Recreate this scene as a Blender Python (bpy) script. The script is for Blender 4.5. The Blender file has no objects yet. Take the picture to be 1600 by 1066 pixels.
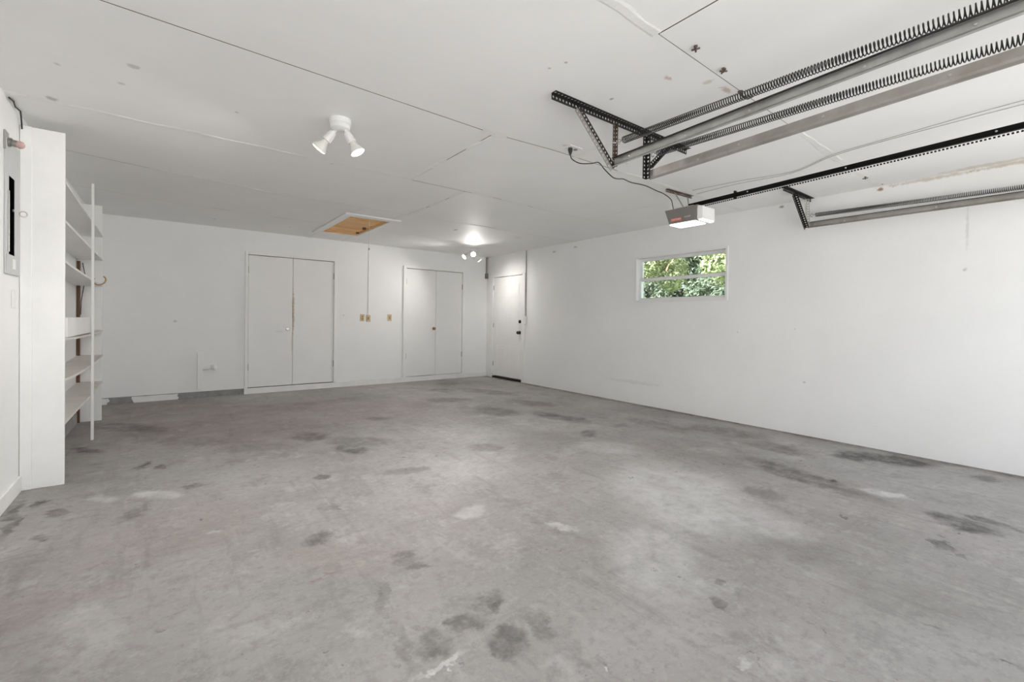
import bpy, bmesh, math, random
from mathutils import Vector, Matrix

R = math.radians
scene = bpy.context.scene
COL = scene.collection

# ------------------------------------------------------------------ camera
F_PX, YAW, PITCH, ROLL, CY, CAM_H = 709.863, R(37.2833), R(-0.5917), R(0.7535), 508.066, 1.1513
_fw = Vector((math.sin(YAW) * math.cos(PITCH), math.cos(YAW) * math.cos(PITCH), math.sin(PITCH)))
_rt = Vector((math.cos(YAW), -math.sin(YAW), 0))
_up = _rt.cross(_fw)
_r = _rt * math.cos(ROLL) + _up * math.sin(ROLL)
_u = -_rt * math.sin(ROLL) + _up * math.cos(ROLL)
cam_data = bpy.data.cameras.new('camera')
cam_data.sensor_fit = 'HORIZONTAL'
cam_data.sensor_width = 36.0
cam_data.lens = F_PX * 36.0 / 1600.0
cam_data.shift_y = (CY - 533.0) / 1600.0
cam_data.clip_start = 0.02
cam = bpy.data.objects.new('camera', cam_data)
COL.objects.link(cam)
cam.matrix_world = Matrix(((_r.x, _u.x, -_fw.x, 0), (_r.y, _u.y, -_fw.y, 0), (_r.z, _u.z, -_fw.z, CAM_H), (0, 0, 0, 1)))
scene.camera = cam

# ------------------------------------------------------------------ light and exposure
SKY_STRENGTH = 1.15
SUN_STRENGTH = 16.0
BULB_STRENGTH = 6.0
BEAM_NEAR, BEAM_FAR = 46.0, 32.0       # watts of each reflector bulb
OPENER_LENS_STRENGTH = 1.3
world = bpy.data.worlds.new('world')
scene.world = world
world.use_nodes = True
_bg = world.node_tree.nodes['Background']
_bg.inputs['Color'].default_value = (0.90, 0.95, 1.0, 1)
_bg.inputs['Strength'].default_value = SKY_STRENGTH
sun_data = bpy.data.lights.new('sun', 'SUN')
sun_data.energy = SUN_STRENGTH
sun_data.angle = R(1.0)
sun_data.color = (1.0, 0.98, 0.95)
sun = bpy.data.objects.new('sun', sun_data)
COL.objects.link(sun)
sun.rotation_euler = Vector((0.62, -0.30, -0.80)).to_track_quat('-Z', 'Y').to_euler()
scene.cycles.diffuse_bounces = 7        # white room: many soft bounces
scene.view_settings.view_transform = 'Standard'
scene.view_settings.look = 'None'
scene.view_settings.gamma = 1.0
scene.view_settings.use_curve_mapping = False
scene.view_settings.exposure = 1.06

# ------------------------------------------------------------------ sizes of the room
XL, XR, YF, YB, HC = -0.757, 5.261, -0.62, 7.781, 2.44
T = 0.16

# ------------------------------------------------------------------ materials
def new_mat(name):
    m = bpy.data.materials.new(name)
    m.use_nodes = True
    nt = m.node_tree
    return m, nt, nt.nodes['Principled BSDF']

def N(nt, kind, **kw):
    n = nt.nodes.new(kind)
    for k, v in kw.items():
        if k.startswith('in_'):
            key = k[3:]
            key = int(key) if key.isdigit() else key.replace('_', ' ')
            n.inputs[key].default_value = v
        else:
            setattr(n, k, v)
    return n

def paint(name, col, rough=0.6, var=0.04, scale=2.0, bump=0.0, bump_scale=80.0, metallic=0.0, col2=None, spec=0.5):
    """painted or bare surface: two tones mixed by world-space noise, optional fine relief"""
    m, nt, b = new_mat(name)
    g = N(nt, 'ShaderNodeNewGeometry')
    n1 = N(nt, 'ShaderNodeTexNoise', in_Scale=scale, in_Detail=6.0, in_Roughness=0.6)
    nt.links.new(g.outputs['Position'], n1.inputs['Vector'])
    ramp = N(nt, 'ShaderNodeValToRGB')
    ramp.color_ramp.elements[0].position = 0.32
    ramp.color_ramp.elements[1].position = 0.68
    c2 = col2 if col2 else tuple(max(0, c * (1 - 2 * var)) for c in col)
    ramp.color_ramp.elements[0].color = (*c2, 1)
    ramp.color_ramp.elements[1].color = (*col, 1)
    nt.links.new(n1.outputs['Fac'], ramp.inputs['Fac'])
    nt.links.new(ramp.outputs['Color'], b.inputs['Base Color'])
    b.inputs['Roughness'].default_value = rough
    b.inputs['Metallic'].default_value = metallic
    b.inputs['Specular IOR Level'].default_value = spec
    if bump:
        n2 = N(nt, 'ShaderNodeTexNoise', in_Scale=bump_scale, in_Detail=4.0)
        nt.links.new(g.outputs['Position'], n2.inputs['Vector'])
        bp = N(nt, 'ShaderNodeBump', in_Strength=bump, in_Distance=0.01)
        nt.links.new(n2.outputs['Fac'], bp.inputs['Height'])
        nt.links.new(bp.outputs['Normal'], b.inputs['Normal'])
    return m

def emit(name, col, strength):
    m, nt, b = new_mat(name)
    b.inputs['Base Color'].default_value = (*col, 1)
    b.inputs['Emission Color'].default_value = (*col, 1)
    b.inputs['Emission Strength'].default_value = strength
    return m

def spots_mat(name, base, marks, rough=0.65, spec=0.35, scale=1.5, var=0.02, bump=0.05, blocks=False):
    """painted surface with small stains; marks = (x, y, z, rx, ry, rz, colour, strength)"""
    m = paint(name, base, rough, var, scale, bump, 60.0, spec=spec)
    nt = m.node_tree
    b = nt.nodes['Principled BSDF']
    cur = b.inputs['Base Color'].links[0].from_socket
    g = N(nt, 'ShaderNodeNewGeometry')
    dn = N(nt, 'ShaderNodeTexNoise', in_Scale=22.0, in_Detail=5.0, in_Roughness=0.7)
    nt.links.new(g.outputs['Position'], dn.inputs['Vector'])
    for (x, y, z, rx, ry, rz, col, st) in marks:
        mp = N(nt, 'ShaderNodeMapping', vector_type='TEXTURE')
        mp.inputs['Location'].default_value = (x, y, z)
        mp.inputs['Scale'].default_value = (rx, ry, rz)
        nt.links.new(g.outputs['Position'], mp.inputs['Vector'])
        ln = N(nt, 'ShaderNodeVectorMath', operation='LENGTH')
        nt.links.new(mp.outputs[0], ln.inputs[0])
        ad = N(nt, 'ShaderNodeMath', operation='MULTIPLY_ADD', in_1=2.2, in_2=-1.1)
        nt.links.new(dn.outputs['Fac'], ad.inputs[0])
        sm = N(nt, 'ShaderNodeMath', operation='ADD')
        nt.links.new(ln.outputs['Value'], sm.inputs[0])
        nt.links.new(ad.outputs[0], sm.inputs[1])
        mr = N(nt, 'ShaderNodeMapRange', interpolation_type='SMOOTHSTEP')
        mr.inputs['From Min'].default_value = 1.1
        mr.inputs['From Max'].default_value = 0.35
        mr.inputs['To Max'].default_value = st
        nt.links.new(sm.outputs[0], mr.inputs['Value'])
        mx = N(nt, 'ShaderNodeMix', data_type='RGBA')
        mx.inputs['B'].default_value = (*col, 1)
        nt.links.new(mr.outputs['Result'], mx.inputs['Factor'])
        nt.links.new(cur, mx.inputs['A'])
        cur = mx.outputs['Result']
    nt.links.new(cur, b.inputs['Base Color'])
    if blocks:      # faint joints of the painted block wall, relief only
        sep = N(nt, 'ShaderNodeSeparateXYZ')
        nt.links.new(g.outputs['Position'], sep.inputs[0])
        cmb = N(nt, 'ShaderNodeCombineXYZ')
        nt.links.new(sep.outputs['Y'], cmb.inputs['X'])
        nt.links.new(sep.outputs['Z'], cmb.inputs['Y'])
        br = N(nt, 'ShaderNodeTexBrick', in_Scale=1.0)
        br.inputs['Brick Width'].default_value = 0.41
        br.inputs['Row Height'].default_value = 0.205
        br.inputs['Mortar Size'].default_value = 0.006
        br.inputs['Mortar Smooth'].default_value = 0.6
        nt.links.new(cmb.outputs[0], br.inputs['Vector'])
        old = b.inputs['Normal'].links[0].from_node
        bp = N(nt, 'ShaderNodeBump', in_Strength=0.10, in_Distance=0.004, invert=True)
        nt.links.new(br.outputs['Fac'], bp.inputs['Height'])
        nt.links.new(old.outputs['Normal'], bp.inputs['Normal'])
        nt.links.new(bp.outputs['Normal'], b.inputs['Normal'])
    return m

# stains and painted-in sheen on the slab: centre x, y, inverse 2x2 of the half axes, strength, kind (0 dark, 1 pale, 2 red brown)
BLOBS = [
    (1.296, 4.02, 5.99, -1.91, -3.58, -5.19, 0.58, 0), (1.128, 4.668, 5.7, -1.37, -3.32, -4.86, 0.47, 0),
    (0.918, 2.037, 10.9, -4.83, -4.59, -10.1, 0.44, 0), (1.037, 1.495, 11.5, -7.82, -7.18, -9.86, 0.53, 0),
    (0.92, 1.443, 12.6, -7.87, -9.07, -12.4, 0.44, 0), (0.979, 1.246, 10.4, -7.98, -11.8, -7.1, 0.47, 0),
    (0.782, 1.425, 8.68, -4.68, -10.1, -10.4, 0.44, 0), (1.123, 1.29, 14.3, -12.2, -8.18, -11.2, 0.32, 0),
    (0.668, 1.587, 10.1, -4.17, -51.1, 2.14, 0.16, 0), (3.756, 3.962, 1.91, -1.8, -4.97, -1.61, 0.53, 0),
    (3.479, 3.218, 7.49, -8.04, -3.54, -5.2, 0.47, 0), (3.316, 4.665, 2.41, -1.7, -3.41, -1.94, 0.42, 0),
    (4.839, 1.309, 1.41, -5.15, -4.54, -2.77, 0.84, 0), (4.971, 1.062, 0.932, -4.28, -4.46, -1.25, 0.73, 0),
    (3.84, 1.426, 0.894, -2.37, -6.18, 1.6, 0.53, 0), (3.232, 1.414, 2.79, -6.29, -7.95, -2.58, 0.32, 0),
    (3.691, 0.499, 0.906, -6.45, -9.54, 1.59, 0.65, 0), (3.844, 0.421, 0.908, -7.93, -20.2, 2.69, 0.53, 0),
    (3.225, 0.52, 3.97, -23.7, -17.8, 0.157, 0.58, 0), (3.161, 0.432, 4.43, -31, -27.7, -5.81, 0.42, 0),
    (4.927, 0.558, 1.24, -10.5, -7.47, -4.88, 0.42, 0), (3.904, 1.228, 11.2, -35.2, -23.5, -4.74, 1, 0),
    (4.714, 2.477, 1.08, -2.04, -3.94, -1.03, 0.42, 0), (1.947, 1.052, 12.3, -22.3, -19.7, -27.1, 0.44, 0),
    (1.799, 0.987, 12.5, -22.4, -27.1, -5.54, 0.37, 0), (-0.608, 3.907, 18.4, 2.87, 3.26, -18.4, 0.79, 0),
    (-0.509, 3.669, 15.9, 2.21, -7.99, -15.2, 0.47, 0), (-0.522, 3.343, 33.1, 5.19, -4.77, -26.5, 0.63, 0),
    (-0.534, 5.237, 8.96, 0.919, -11, -9.2, 0.63, 0), (-0.323, 6.095, 2.85, 0.153, -4.3, -4.32, 0.47, 0),
    (-0.134, 4.462, 21.9, 0.679, 8.27, -10.2, 0.63, 0), (-0.044, 4.344, 26.1, 0.293, 3.48, -13.6, 0.63, 0),
    (0.17, 3.766, 12.6, -0.55, 2.67, -23.3, 0.53, 0), (1.471, 6.501, 4.48, -1.01, -3.92, -6, 0.42, 2),
    (0.813, 2.873, 13.2, -3.68, -10, -14.1, 0.32, 0), (0.9, 3.423, 16.2, -4.22, -5.08, -16.8, 0.53, 0),
    (-0.695, 3.709, 20.5, 3.84, 17.2, -0.685, 0.53, 0), (-0.125, 3.405, 17.4, 0.657, 8.95, -7.18, 0.37, 0),
    (-0.433, 2.552, 7.2, 1.23, 0.859, -6.23, 0.26, 2), (-0.238, 2.539, 8.49, 0.805, 1.29, -10.5, 0.21, 2),
    (-0.25, 2.784, 16.5, 1.5, 14.8, -68.9, 0.42, 2), (0.621, 2.107, 25.3, -7.33, -0.662, -23.1, 0.3, 2),
    (1.435, 4.232, 2.79, -0.938, -3.15, -4.6, 0.32, 0), (1.479, 3.205, 4.78, -2.19, -3.29, -10.7, 0.37, 0),
    (2.299, 3.377, 4.8, -3.24, -4.61, -6.69, 0.37, 0), (-0.059, 3.691, 8.17, 0.141, -6.78, -9.57, 0.45, 1),
    (-0.315, 3.821, 11.1, 0.924, -9.35, -13.2, 0.3, 1), (0.747, 1.324, 7.39, -4.08, -15.6, -58.2, 0.6, 1),
    (1.757, 1.835, 7.87, -7.44, -22.6, -7.61, 0.4, 1), (1.446, 2.284, 10.2, -6.35, -1.67, -9.89, 0.3, 1),
    (3.921, 0.912, 1.62, -6.83, -12.8, -2.7, 0.55, 1), (0.196, 2.889, 35, -2.3, -26.4, -36.8, 0.4, 1),
    (2.763, 1.746, 1.1, -1.72, -1.67, -0.394, 0.42, 1), (1.906, 1.338, 2.42, -3.39, -2.58, -0.879, 0.3, 1),  # broad pale blobs paint the sheen of the slab as colour
    (3.476, 3.822, 1.14, -1.03, -1.96, -1.17, 0.22, 1), (2.709, 1.406, 1.1, -2.08, -3.68, -0.98, 0.3, 1),
    (1.574, 0.709, 15.8, -34, -26.1, -35.5, 0.35, 1), (1.013, 1.473, 23.4, -15.8, -74.1, -26.1, 0.4, 1),
    (-0.201, 2.244, 9.53, 0.868, -5.63, -7.7, 0.2, 1), (4.382, 3.02, 1.4, -2.01, -5.82, -0.453, 0.32, 0),
    (4.016, 7.142, 4.28, -2.39, -2.16, -3.47, 0.42, 0), (3.566, 6.55, 3.42, -1.85, -2.65, -4.18, 0.37, 0),
    (1.932, 5.057, 6.65, -2.52, -5.51, -8.22, 0.32, 0), (0.633, 4.526, 3.37, -0.466, -2.61, -6.07, 0.23, 0),
    (0.194, 5.084, 2.6, -0.0961, -3.21, -4.68, 0.26, 0), (0.406, 6.079, 0.758, -0.0499, -0.48, -0.717, 0.24, 2),
    (1.937, 5.724, 0.773, -0.26, -0.608, -0.92, 0.17, 2), (0.118, 3.048, 2.88, -0.107, -0.124, -2.65, 0.14, 2),
    (0.744, 2.177, 2.7, -0.907, -3.28, -4.55, 0.13, 2), (0.646, 2.486, 12.1, -3.09, 1.21, -15.5, 0.53, 0),
    (0.593, 2.115, 35.9, -9.89, -1.65, -61.7, 0.51, 2), (0.544, 2.087, 46.6, -11.9, -2.25, -64, 0.51, 2),
    (0.955, 1.919, 10.2, -5.02, -17.7, -24.5, 0.37, 0), (4.496, 1.861, 1.25, -2.99, -5.23, -0.385, 0.42, 0),
    (3.744, 1.052, 1.3, -4.55, -9.18, 1.43, 0.37, 0), (3.211, 2.748, 1.91, -2.21, -3.88, -2.64, 0.25, 1),
    (2.573, 0.934, 1.4, -3.78, -5.8, -2.89, 0.13, 0), (2.529, 0.499, 0.812, -3.96, -5.31, -1.21, 0.13, 0),
    (0.705, 1.826, 26.1, -9.92, -17.7, -3.01, 0.26, 0), (0.681, 1.515, 25.6, -11.3, -15.2, -4.95, 0.26, 0),
    (3.217, 5.716, 2.4, -1.35, -2.61, -4.01, 0.42, 0), (4.106, 6.049, 1.61, -1.09, -4.06, -1.86, 0.37, 0),
    (4.06, 4.866, 2.15, -1.79, -4.95, -2.49, 0.37, 0),
]

def blob_group():
    ng = bpy.data.node_groups.new('stain', 'ShaderNodeTree')  # draws stains and the painted sheen patches alike
    for nm, ty in (('P', 'NodeSocketVector'), ('Row1', 'NodeSocketVector'), ('Row2', 'NodeSocketVector'), ('Center', 'NodeSocketVector'), ('Strength', 'NodeSocketFloat')):
        ng.interface.new_socket(nm, in_out='INPUT', socket_type=ty)
    ng.interface.new_socket('Fac', in_out='OUTPUT', socket_type='NodeSocketFloat')
    gi, go = ng.nodes.new('NodeGroupInput'), ng.nodes.new('NodeGroupOutput')
    sub = N(ng, 'ShaderNodeVectorMath', operation='SUBTRACT')
    ng.links.new(gi.outputs['P'], sub.inputs[0]); ng.links.new(gi.outputs['Center'], sub.inputs[1])
    d1 = N(ng, 'ShaderNodeVectorMath', operation='DOT_PRODUCT'); d2 = N(ng, 'ShaderNodeVectorMath', operation='DOT_PRODUCT')
    ng.links.new(sub.outputs[0], d1.inputs[0]); ng.links.new(gi.outputs['Row1'], d1.inputs[1])
    ng.links.new(sub.outputs[0], d2.inputs[0]); ng.links.new(gi.outputs['Row2'], d2.inputs[1])
    cb = N(ng, 'ShaderNodeCombineXYZ')
    ng.links.new(d1.outputs['Value'], cb.inputs[0]); ng.links.new(d2.outputs['Value'], cb.inputs[1])
    ln = N(ng, 'ShaderNodeVectorMath', operation='LENGTH'); ng.links.new(cb.outputs[0], ln.inputs[0])
    mr = N(ng, 'ShaderNodeMapRange', interpolation_type='SMOOTHSTEP')
    mr.inputs['From Min'].default_value = 1.22; mr.inputs['From Max'].default_value = 0.55
    ng.links.new(ln.outputs['Value'], mr.inputs['Value']); ng.links.new(gi.outputs['Strength'], mr.inputs['To Max'])
    ng.links.new(mr.outputs['Result'], go.inputs['Fac'])
    return ng

def concrete_floor():
    m, nt, b = new_mat('stained_concrete')
    g = N(nt, 'ShaderNodeNewGeometry')
    P = g.outputs['Position']
    def noise(scale, detail=6.0, rough=0.6, vec=P, off=0.0):
        mp = N(nt, 'ShaderNodeMapping'); mp.inputs['Location'].default_value = (off, off * 0.7, off * 0.3)
        nt.links.new(vec, mp.inputs['Vector'])
        n = N(nt, 'ShaderNodeTexNoise', in_Scale=scale, in_Detail=detail, in_Roughness=rough)
        nt.links.new(mp.outputs[0], n.inputs['Vector'])
        return n
    def rng(sock, a, c, lo, hi):
        mr = N(nt, 'ShaderNodeMapRange')
        mr.inputs['From Min'].default_value = a; mr.inputs['From Max'].default_value = c
        mr.inputs['To Min'].default_value = lo; mr.inputs['To Max'].default_value = hi
        nt.links.new(sock, mr.inputs['Value'])
        return mr.outputs['Result']
    def mul(a, c):
        n = N(nt, 'ShaderNodeMath', operation='MULTIPLY')
        nt.links.new(a, n.inputs[0])
        if isinstance(c, float): n.inputs[1].default_value = c
        else: nt.links.new(c, n.inputs[1])
        return n.outputs[0]
    def mixc(fac, a, col):
        n = N(nt, 'ShaderNodeMix', data_type='RGBA')
        n.inputs['B'].default_value = (*col, 1)
        nt.links.new(fac, n.inputs['Factor']); nt.links.new(a, n.inputs['A'])
        return n.outputs['Result']
    # cloudy base tone
    big = noise(0.75, 6.0, 0.62)
    ramp = N(nt, 'ShaderNodeValToRGB')
    e = ramp.color_ramp.elements
    e[0].position, e[0].color = 0.30, (0.244, 0.231, 0.223, 1)
    e[1].position, e[1].color = 0.70, (0.400, 0.384, 0.376, 1)
    nt.links.new(big.outputs['Fac'], ramp.inputs['Fac'])
    cur = ramp.outputs['Color']
    # colour drift: pinkish and greenish grey areas
    cur = mixc(rng(noise(0.9, 2.0, 0.5, off=7.3).outputs['Fac'], 0.46, 0.72, 0.0, 0.40), cur, (0.358, 0.318, 0.311))
    cur = mixc(rng(noise(1.1, 2.0, 0.5, off=21.0).outputs['Fac'], 0.52, 0.75, 0.0, 0.35), cur, (0.281, 0.286, 0.274))
    # medium blotches, dark and pale
    cur = mixc(rng(noise(3.4, 5.0, 0.74, off=3.1).outputs['Fac'], 0.54, 0.72, 0.0, 0.60), cur, (0.155, 0.145, 0.138))
    cur = mixc(rng(noise(5.0, 5.0, 0.74, off=11.0).outputs['Fac'], 0.54, 0.76, 0.0, 0.62), cur, (0.513, 0.504, 0.494))
    # drag marks: noise stretched along two directions
    for ang, sc, off, amp, c in ((0.0, (7.0, 1.0, 1.0), 5.0, 0.50, (0.150, 0.140, 0.134)), (R(8), (1.0, 8.0, 1.0), 15.0, 0.40, (0.190, 0.176, 0.166)), (R(-6), (6.0, 1.1, 1.0), 25.0, 0.45, (0.480, 0.465, 0.455))):
        mp = N(nt, 'ShaderNodeMapping')
        mp.inputs['Rotation'].default_value = (0, 0, ang); mp.inputs['Scale'].default_value = sc
        nt.links.new(P, mp.inputs['Vector'])
        cur = mixc(rng(noise(1.6, 4.0, 0.62, mp.outputs[0], off).outputs['Fac'], 0.58, 0.78, 0.0, amp), cur, c)
    # fine grain and grit
    cur = mixc(rng(noise(22.0, 4.0, 0.75, off=2.0).outputs['Fac'], 0.50, 0.72, 0.0, 0.60), cur, (0.202, 0.192, 0.185))
    cur = mixc(rng(noise(40.0, 3.0, 0.75, off=9.0).outputs['Fac'], 0.52, 0.76, 0.0, 0.30), cur, (0.501, 0.492, 0.482))
    # individual stains and sheen patches on a warped position so that their outlines are ragged
    wn = noise(3.2, 5.0, 0.74, off=31.0)
    wv = N(nt, 'ShaderNodeVectorMath', operation='SUBTRACT'); wv.inputs[1].default_value = (0.5, 0.5, 0.5)
    nt.links.new(wn.outputs['Color'], wv.inputs[0])
    ws = N(nt, 'ShaderNodeVectorMath', operation='SCALE'); ws.inputs['Scale'].default_value = 0.30
    nt.links.new(wv.outputs[0], ws.inputs[0])
    wp = N(nt, 'ShaderNodeVectorMath', operation='ADD')
    nt.links.new(P, wp.inputs[0]); nt.links.new(ws.outputs[0], wp.inputs[1])
    ng = blob_group()
    tot = [None, None, None]
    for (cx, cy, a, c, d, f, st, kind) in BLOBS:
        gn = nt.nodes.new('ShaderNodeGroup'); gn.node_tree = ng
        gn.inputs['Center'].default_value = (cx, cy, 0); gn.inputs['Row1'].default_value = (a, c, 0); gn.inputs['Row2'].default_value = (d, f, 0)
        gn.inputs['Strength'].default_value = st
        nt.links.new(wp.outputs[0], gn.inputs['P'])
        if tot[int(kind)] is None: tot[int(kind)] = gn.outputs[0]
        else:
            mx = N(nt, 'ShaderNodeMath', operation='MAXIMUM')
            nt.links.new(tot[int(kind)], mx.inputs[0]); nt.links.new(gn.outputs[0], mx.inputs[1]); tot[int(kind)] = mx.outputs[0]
    br = rng(noise(7.0, 5.0, 0.75, off=41.0).outputs['Fac'], 0.34, 0.60, 0.35, 1.45)
    cur = mixc(mul(tot[2], br), cur, (0.239, 0.151, 0.130))
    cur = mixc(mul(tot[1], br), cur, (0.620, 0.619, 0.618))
    cur = mixc(mul(tot[0], br), cur, (0.055, 0.050, 0.047))
    # dirt line along the foot of the block wall
    sx = N(nt, 'ShaderNodeSeparateXYZ'); nt.links.new(wp.outputs[0], sx.inputs[0])
    cur = mixc(mul(rng(sx.outputs['X'], XR - 0.16, XR - 0.02, 0.0, 0.75), br), cur, (0.108, 0.087, 0.074))
    # small spatter: dark specks and white paint drips
    for sc, off, lo, c, st in ((5.0, 0.0, 0.07, (0.06, 0.052, 0.048), 0.8), (4.0, 3.7, 0.045, (0.62, 0.61, 0.60), 0.8), (13.0, 8.2, 0.10, (0.09, 0.08, 0.074), 0.6)):
        mp = N(nt, 'ShaderNodeMapping'); mp.inputs['Location'].default_value = (off, off, 0)
        mp.inputs['Scale'].default_value = (1, 1, 0)
        nt.links.new(wp.outputs[0], mp.inputs['Vector'])
        vo = N(nt, 'ShaderNodeTexVoronoi', in_Scale=sc); nt.links.new(mp.outputs[0], vo.inputs['Vector'])
        gate = rng(noise(1.3, 2.0, 0.5, off=off + 50).outputs['Fac'], 0.42, 0.52, 0.0, st)
        cur = mixc(mul(rng(vo.outputs['Distance'], lo, lo * 0.5, 0.0, 1.0), gate), cur, c)
    nt.links.new(cur, b.inputs['Base Color'])
    nt.links.new(rng(big.outputs['Fac'], 0.3, 0.7, 0.66, 0.42), b.inputs['Roughness'])
    b.inputs['Specular IOR Level'].default_value = 0.45
    bp = N(nt, 'ShaderNodeBump', in_Strength=0.12, in_Distance=0.006)
    nt.links.new(noise(45.0, 2.0, 0.7).outputs['Fac'], bp.inputs['Height'])
    nt.links.new(bp.outputs['Normal'], b.inputs['Normal'])
    return m

def wood_mat(name, c1, c2, along=(0.6, 14.0, 14.0), rough=0.55):
    m, nt, b = new_mat(name)
    g = N(nt, 'ShaderNodeNewGeometry')
    mp = N(nt, 'ShaderNodeMapping'); mp.inputs['Scale'].default_value = along
    nt.links.new(g.outputs['Position'], mp.inputs['Vector'])
    n = N(nt, 'ShaderNodeTexNoise', in_Scale=3.0, in_Detail=6.0, in_Distortion=1.2)
    nt.links.new(mp.outputs[0], n.inputs['Vector'])
    r = N(nt, 'ShaderNodeValToRGB')
    r.color_ramp.elements[0].position, r.color_ramp.elements[0].color = 0.35, (*c1, 1)
    r.color_ramp.elements[1].position, r.color_ramp.elements[1].color = 0.65, (*c2, 1)
    nt.links.new(n.outputs['Fac'], r.inputs['Fac']); nt.links.new(r.outputs['Color'], b.inputs['Base Color'])
    b.inputs['Roughness'].default_value = rough
    return m

def glass_mat(name):
    m = bpy.data.materials.new(name); m.use_nodes = True
    nt = m.node_tree; nt.nodes.clear()
    out = N(nt, 'ShaderNodeOutputMaterial'); tr = N(nt, 'ShaderNodeBsdfTransparent'); gl = N(nt, 'ShaderNodeBsdfGlossy')
    tr.inputs['Color'].default_value = (0.90, 0.95, 0.93, 1); gl.inputs['Roughness'].default_value = 0.02
    fr = N(nt, 'ShaderNodeFresnel'); fr.inputs['IOR'].default_value = 1.45
    mx = N(nt, 'ShaderNodeMixShader')
    nt.links.new(fr.outputs[0], mx.inputs[0]); nt.links.new(tr.outputs[0], mx.inputs[1]); nt.links.new(gl.outputs[0], mx.inputs[2])
    nt.links.new(mx.outputs[0], out.inputs['Surface'])
    return m

def leaf_mat(name, c1, c2, c3):
    m, nt, b = new_mat(name)
    g = N(nt, 'ShaderNodeNewGeometry')
    r = N(nt, 'ShaderNodeValToRGB')
    r.color_ramp.elements[0].color = (*c1, 1); r.color_ramp.elements[1].color = (*c3, 1)
    k = r.color_ramp.elements.new(0.5); k.color = (*c2, 1)
    nt.links.new(g.outputs['Random Per Island'], r.inputs['Fac'])
    nt.links.new(r.outputs['Color'], b.inputs['Base Color'])
    b.inputs['Roughness'].default_value = 0.5
    tl = N(nt, 'ShaderNodeBsdfTranslucent'); nt.links.new(r.outputs['Color'], tl.inputs['Color'])
    mx = N(nt, 'ShaderNodeMixShader', in_0=0.3)
    out = nt.nodes['Material Output']
    nt.links.new(b.outputs[0], mx.inputs[1]); nt.links.new(tl.outputs[0], mx.inputs[2]); nt.links.new(mx.outputs[0], out.inputs['Surface'])
    return m

WHITE = (0.885, 0.885, 0.88)
GREY_MARK, BROWN_MARK, RUST_MARK = (0.35, 0.33, 0.31), (0.42, 0.32, 0.20), (0.35, 0.17, 0.09)
M = {}
M['floor'] = concrete_floor()
M['wall'] = paint('white_wall_paint', WHITE, 0.6, 0.015, 1.2, 0.05, 60, spec=0.35)
M['wall_back'] = spots_mat('white_panel_paint', WHITE, [
    (0.1, YB, 1.08, .03, .05, .02, GREY_MARK, .5), (2.37, YB, 1.2, .015, .05, .012, GREY_MARK, .6)])
M['wall_right'] = spots_mat('white_block_paint', WHITE, [
    (XR, 1.30, 2.41, .1, .03, .02, RUST_MARK, .9), (XR, 0.95, 2.425, .1, .35, .02, BROWN_MARK, .5), (XR, 0.45, 2.43, .1, .3, .02, BROWN_MARK, .55),
    (XR, 2.15, 2.41, .1, .025, .018, GREY_MARK, .9), (XR, 5.75, 2.33, .1, .05, .02, GREY_MARK, .5), (XR, 5.25, 2.35, .1, .05, .02, GREY_MARK, .5),
    (XR, 0.72, 1.95, .1, .012, .20, GREY_MARK, .25), (XR, 0.73, 1.62, .1, .015, .02, GREY_MARK, .4), (XR, 1.9, .55, .1, .015, .012, GREY_MARK, .4),
    (XR, 2.6, 1.05, .1, .012, .012, GREY_MARK, .5), (XR, 2.0, 1.1, .1, .01, .01, GREY_MARK, .5), (XR, 4.1, .3, .1, .5, .03, GREY_MARK, .14)], blocks=True, bump=.08)
CEILING_MARKS = [
    (-.14, 3.08, HC, 0.031, 0.031, .1, GREY_MARK, 0.45), (-.55, 3.85, HC, 0.037, 0.037, .1, GREY_MARK, 0.60), (-.45, 3.3, HC, 0.019, 0.019, .1, GREY_MARK, 0.40),
    (-.2, 3.35, HC, 0.019, 0.019, .1, GREY_MARK, 0.40), (.35, 3.35, HC, 0.019, 0.019, .1, GREY_MARK, 0.50), (1.55, 1.75, HC, 0.012, 0.012, .1, GREY_MARK, 0.70), (1.58, 1.66, HC, 0.009, 0.009, .1, GREY_MARK, 0.60),
    (2.098, 1.43, HC, 0.031, 0.019, .1, RUST_MARK, 0.55), (2.045, 1.766, HC, 0.012, 0.019, .1, GREY_MARK, 0.80), (2.45, 1.30, HC, 0.062, 0.025, .1, RUST_MARK, 0.50), (2.30, 1.32, HC, 0.031, 0.031, .1, BROWN_MARK, 0.40),
    (4.823, 1.301, HC, 0.025, 0.025, .1, BROWN_MARK, 0.70), (5.2, 1.29, HC, 0.031, 0.025, .1, RUST_MARK, 0.80), (5.2, .6, HC, 0.062, 0.310, .1, BROWN_MARK, 0.40), (2.36, 2.44, HC, 0.062, 0.037, .1, GREY_MARK, 0.40),
    (2.98, 2.4, HC, 0.019, 0.012, .1, GREY_MARK, 0.50), (3.3, 5.7, HC, 0.037, 0.062, .1, GREY_MARK, 0.60), (4.35, 5.6, HC, 0.062, 0.031, .1, BROWN_MARK, 0.45), (1.1, 3.95, HC, 0.019, 0.019, .1, GREY_MARK, 0.50),
    (.5, 7.2, HC, 0.031, 0.037, .1, GREY_MARK, 0.40), (1.4, 7.1, HC, 0.025, 0.037, .1, GREY_MARK, 0.40)]
def ceiling_mat(x0, x1, y0, y1):
    near = [k for k in CEILING_MARKS if x0 - .1 < k[0] < x1 + .1 and y0 - .1 < k[1] < y1 + .1]
    return spots_mat('white_ceiling_paint', (0.89, 0.89, 0.885), near, var=.02)
M['panel_edge'] = paint('raw_panel_edge', (0.17, 0.15, 0.13), 0.9)
M['tape'] = paint('painted_joint_tape', (0.875, 0.872, 0.862), 0.65, 0.03, 9.0, 0.35, 25)
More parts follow.
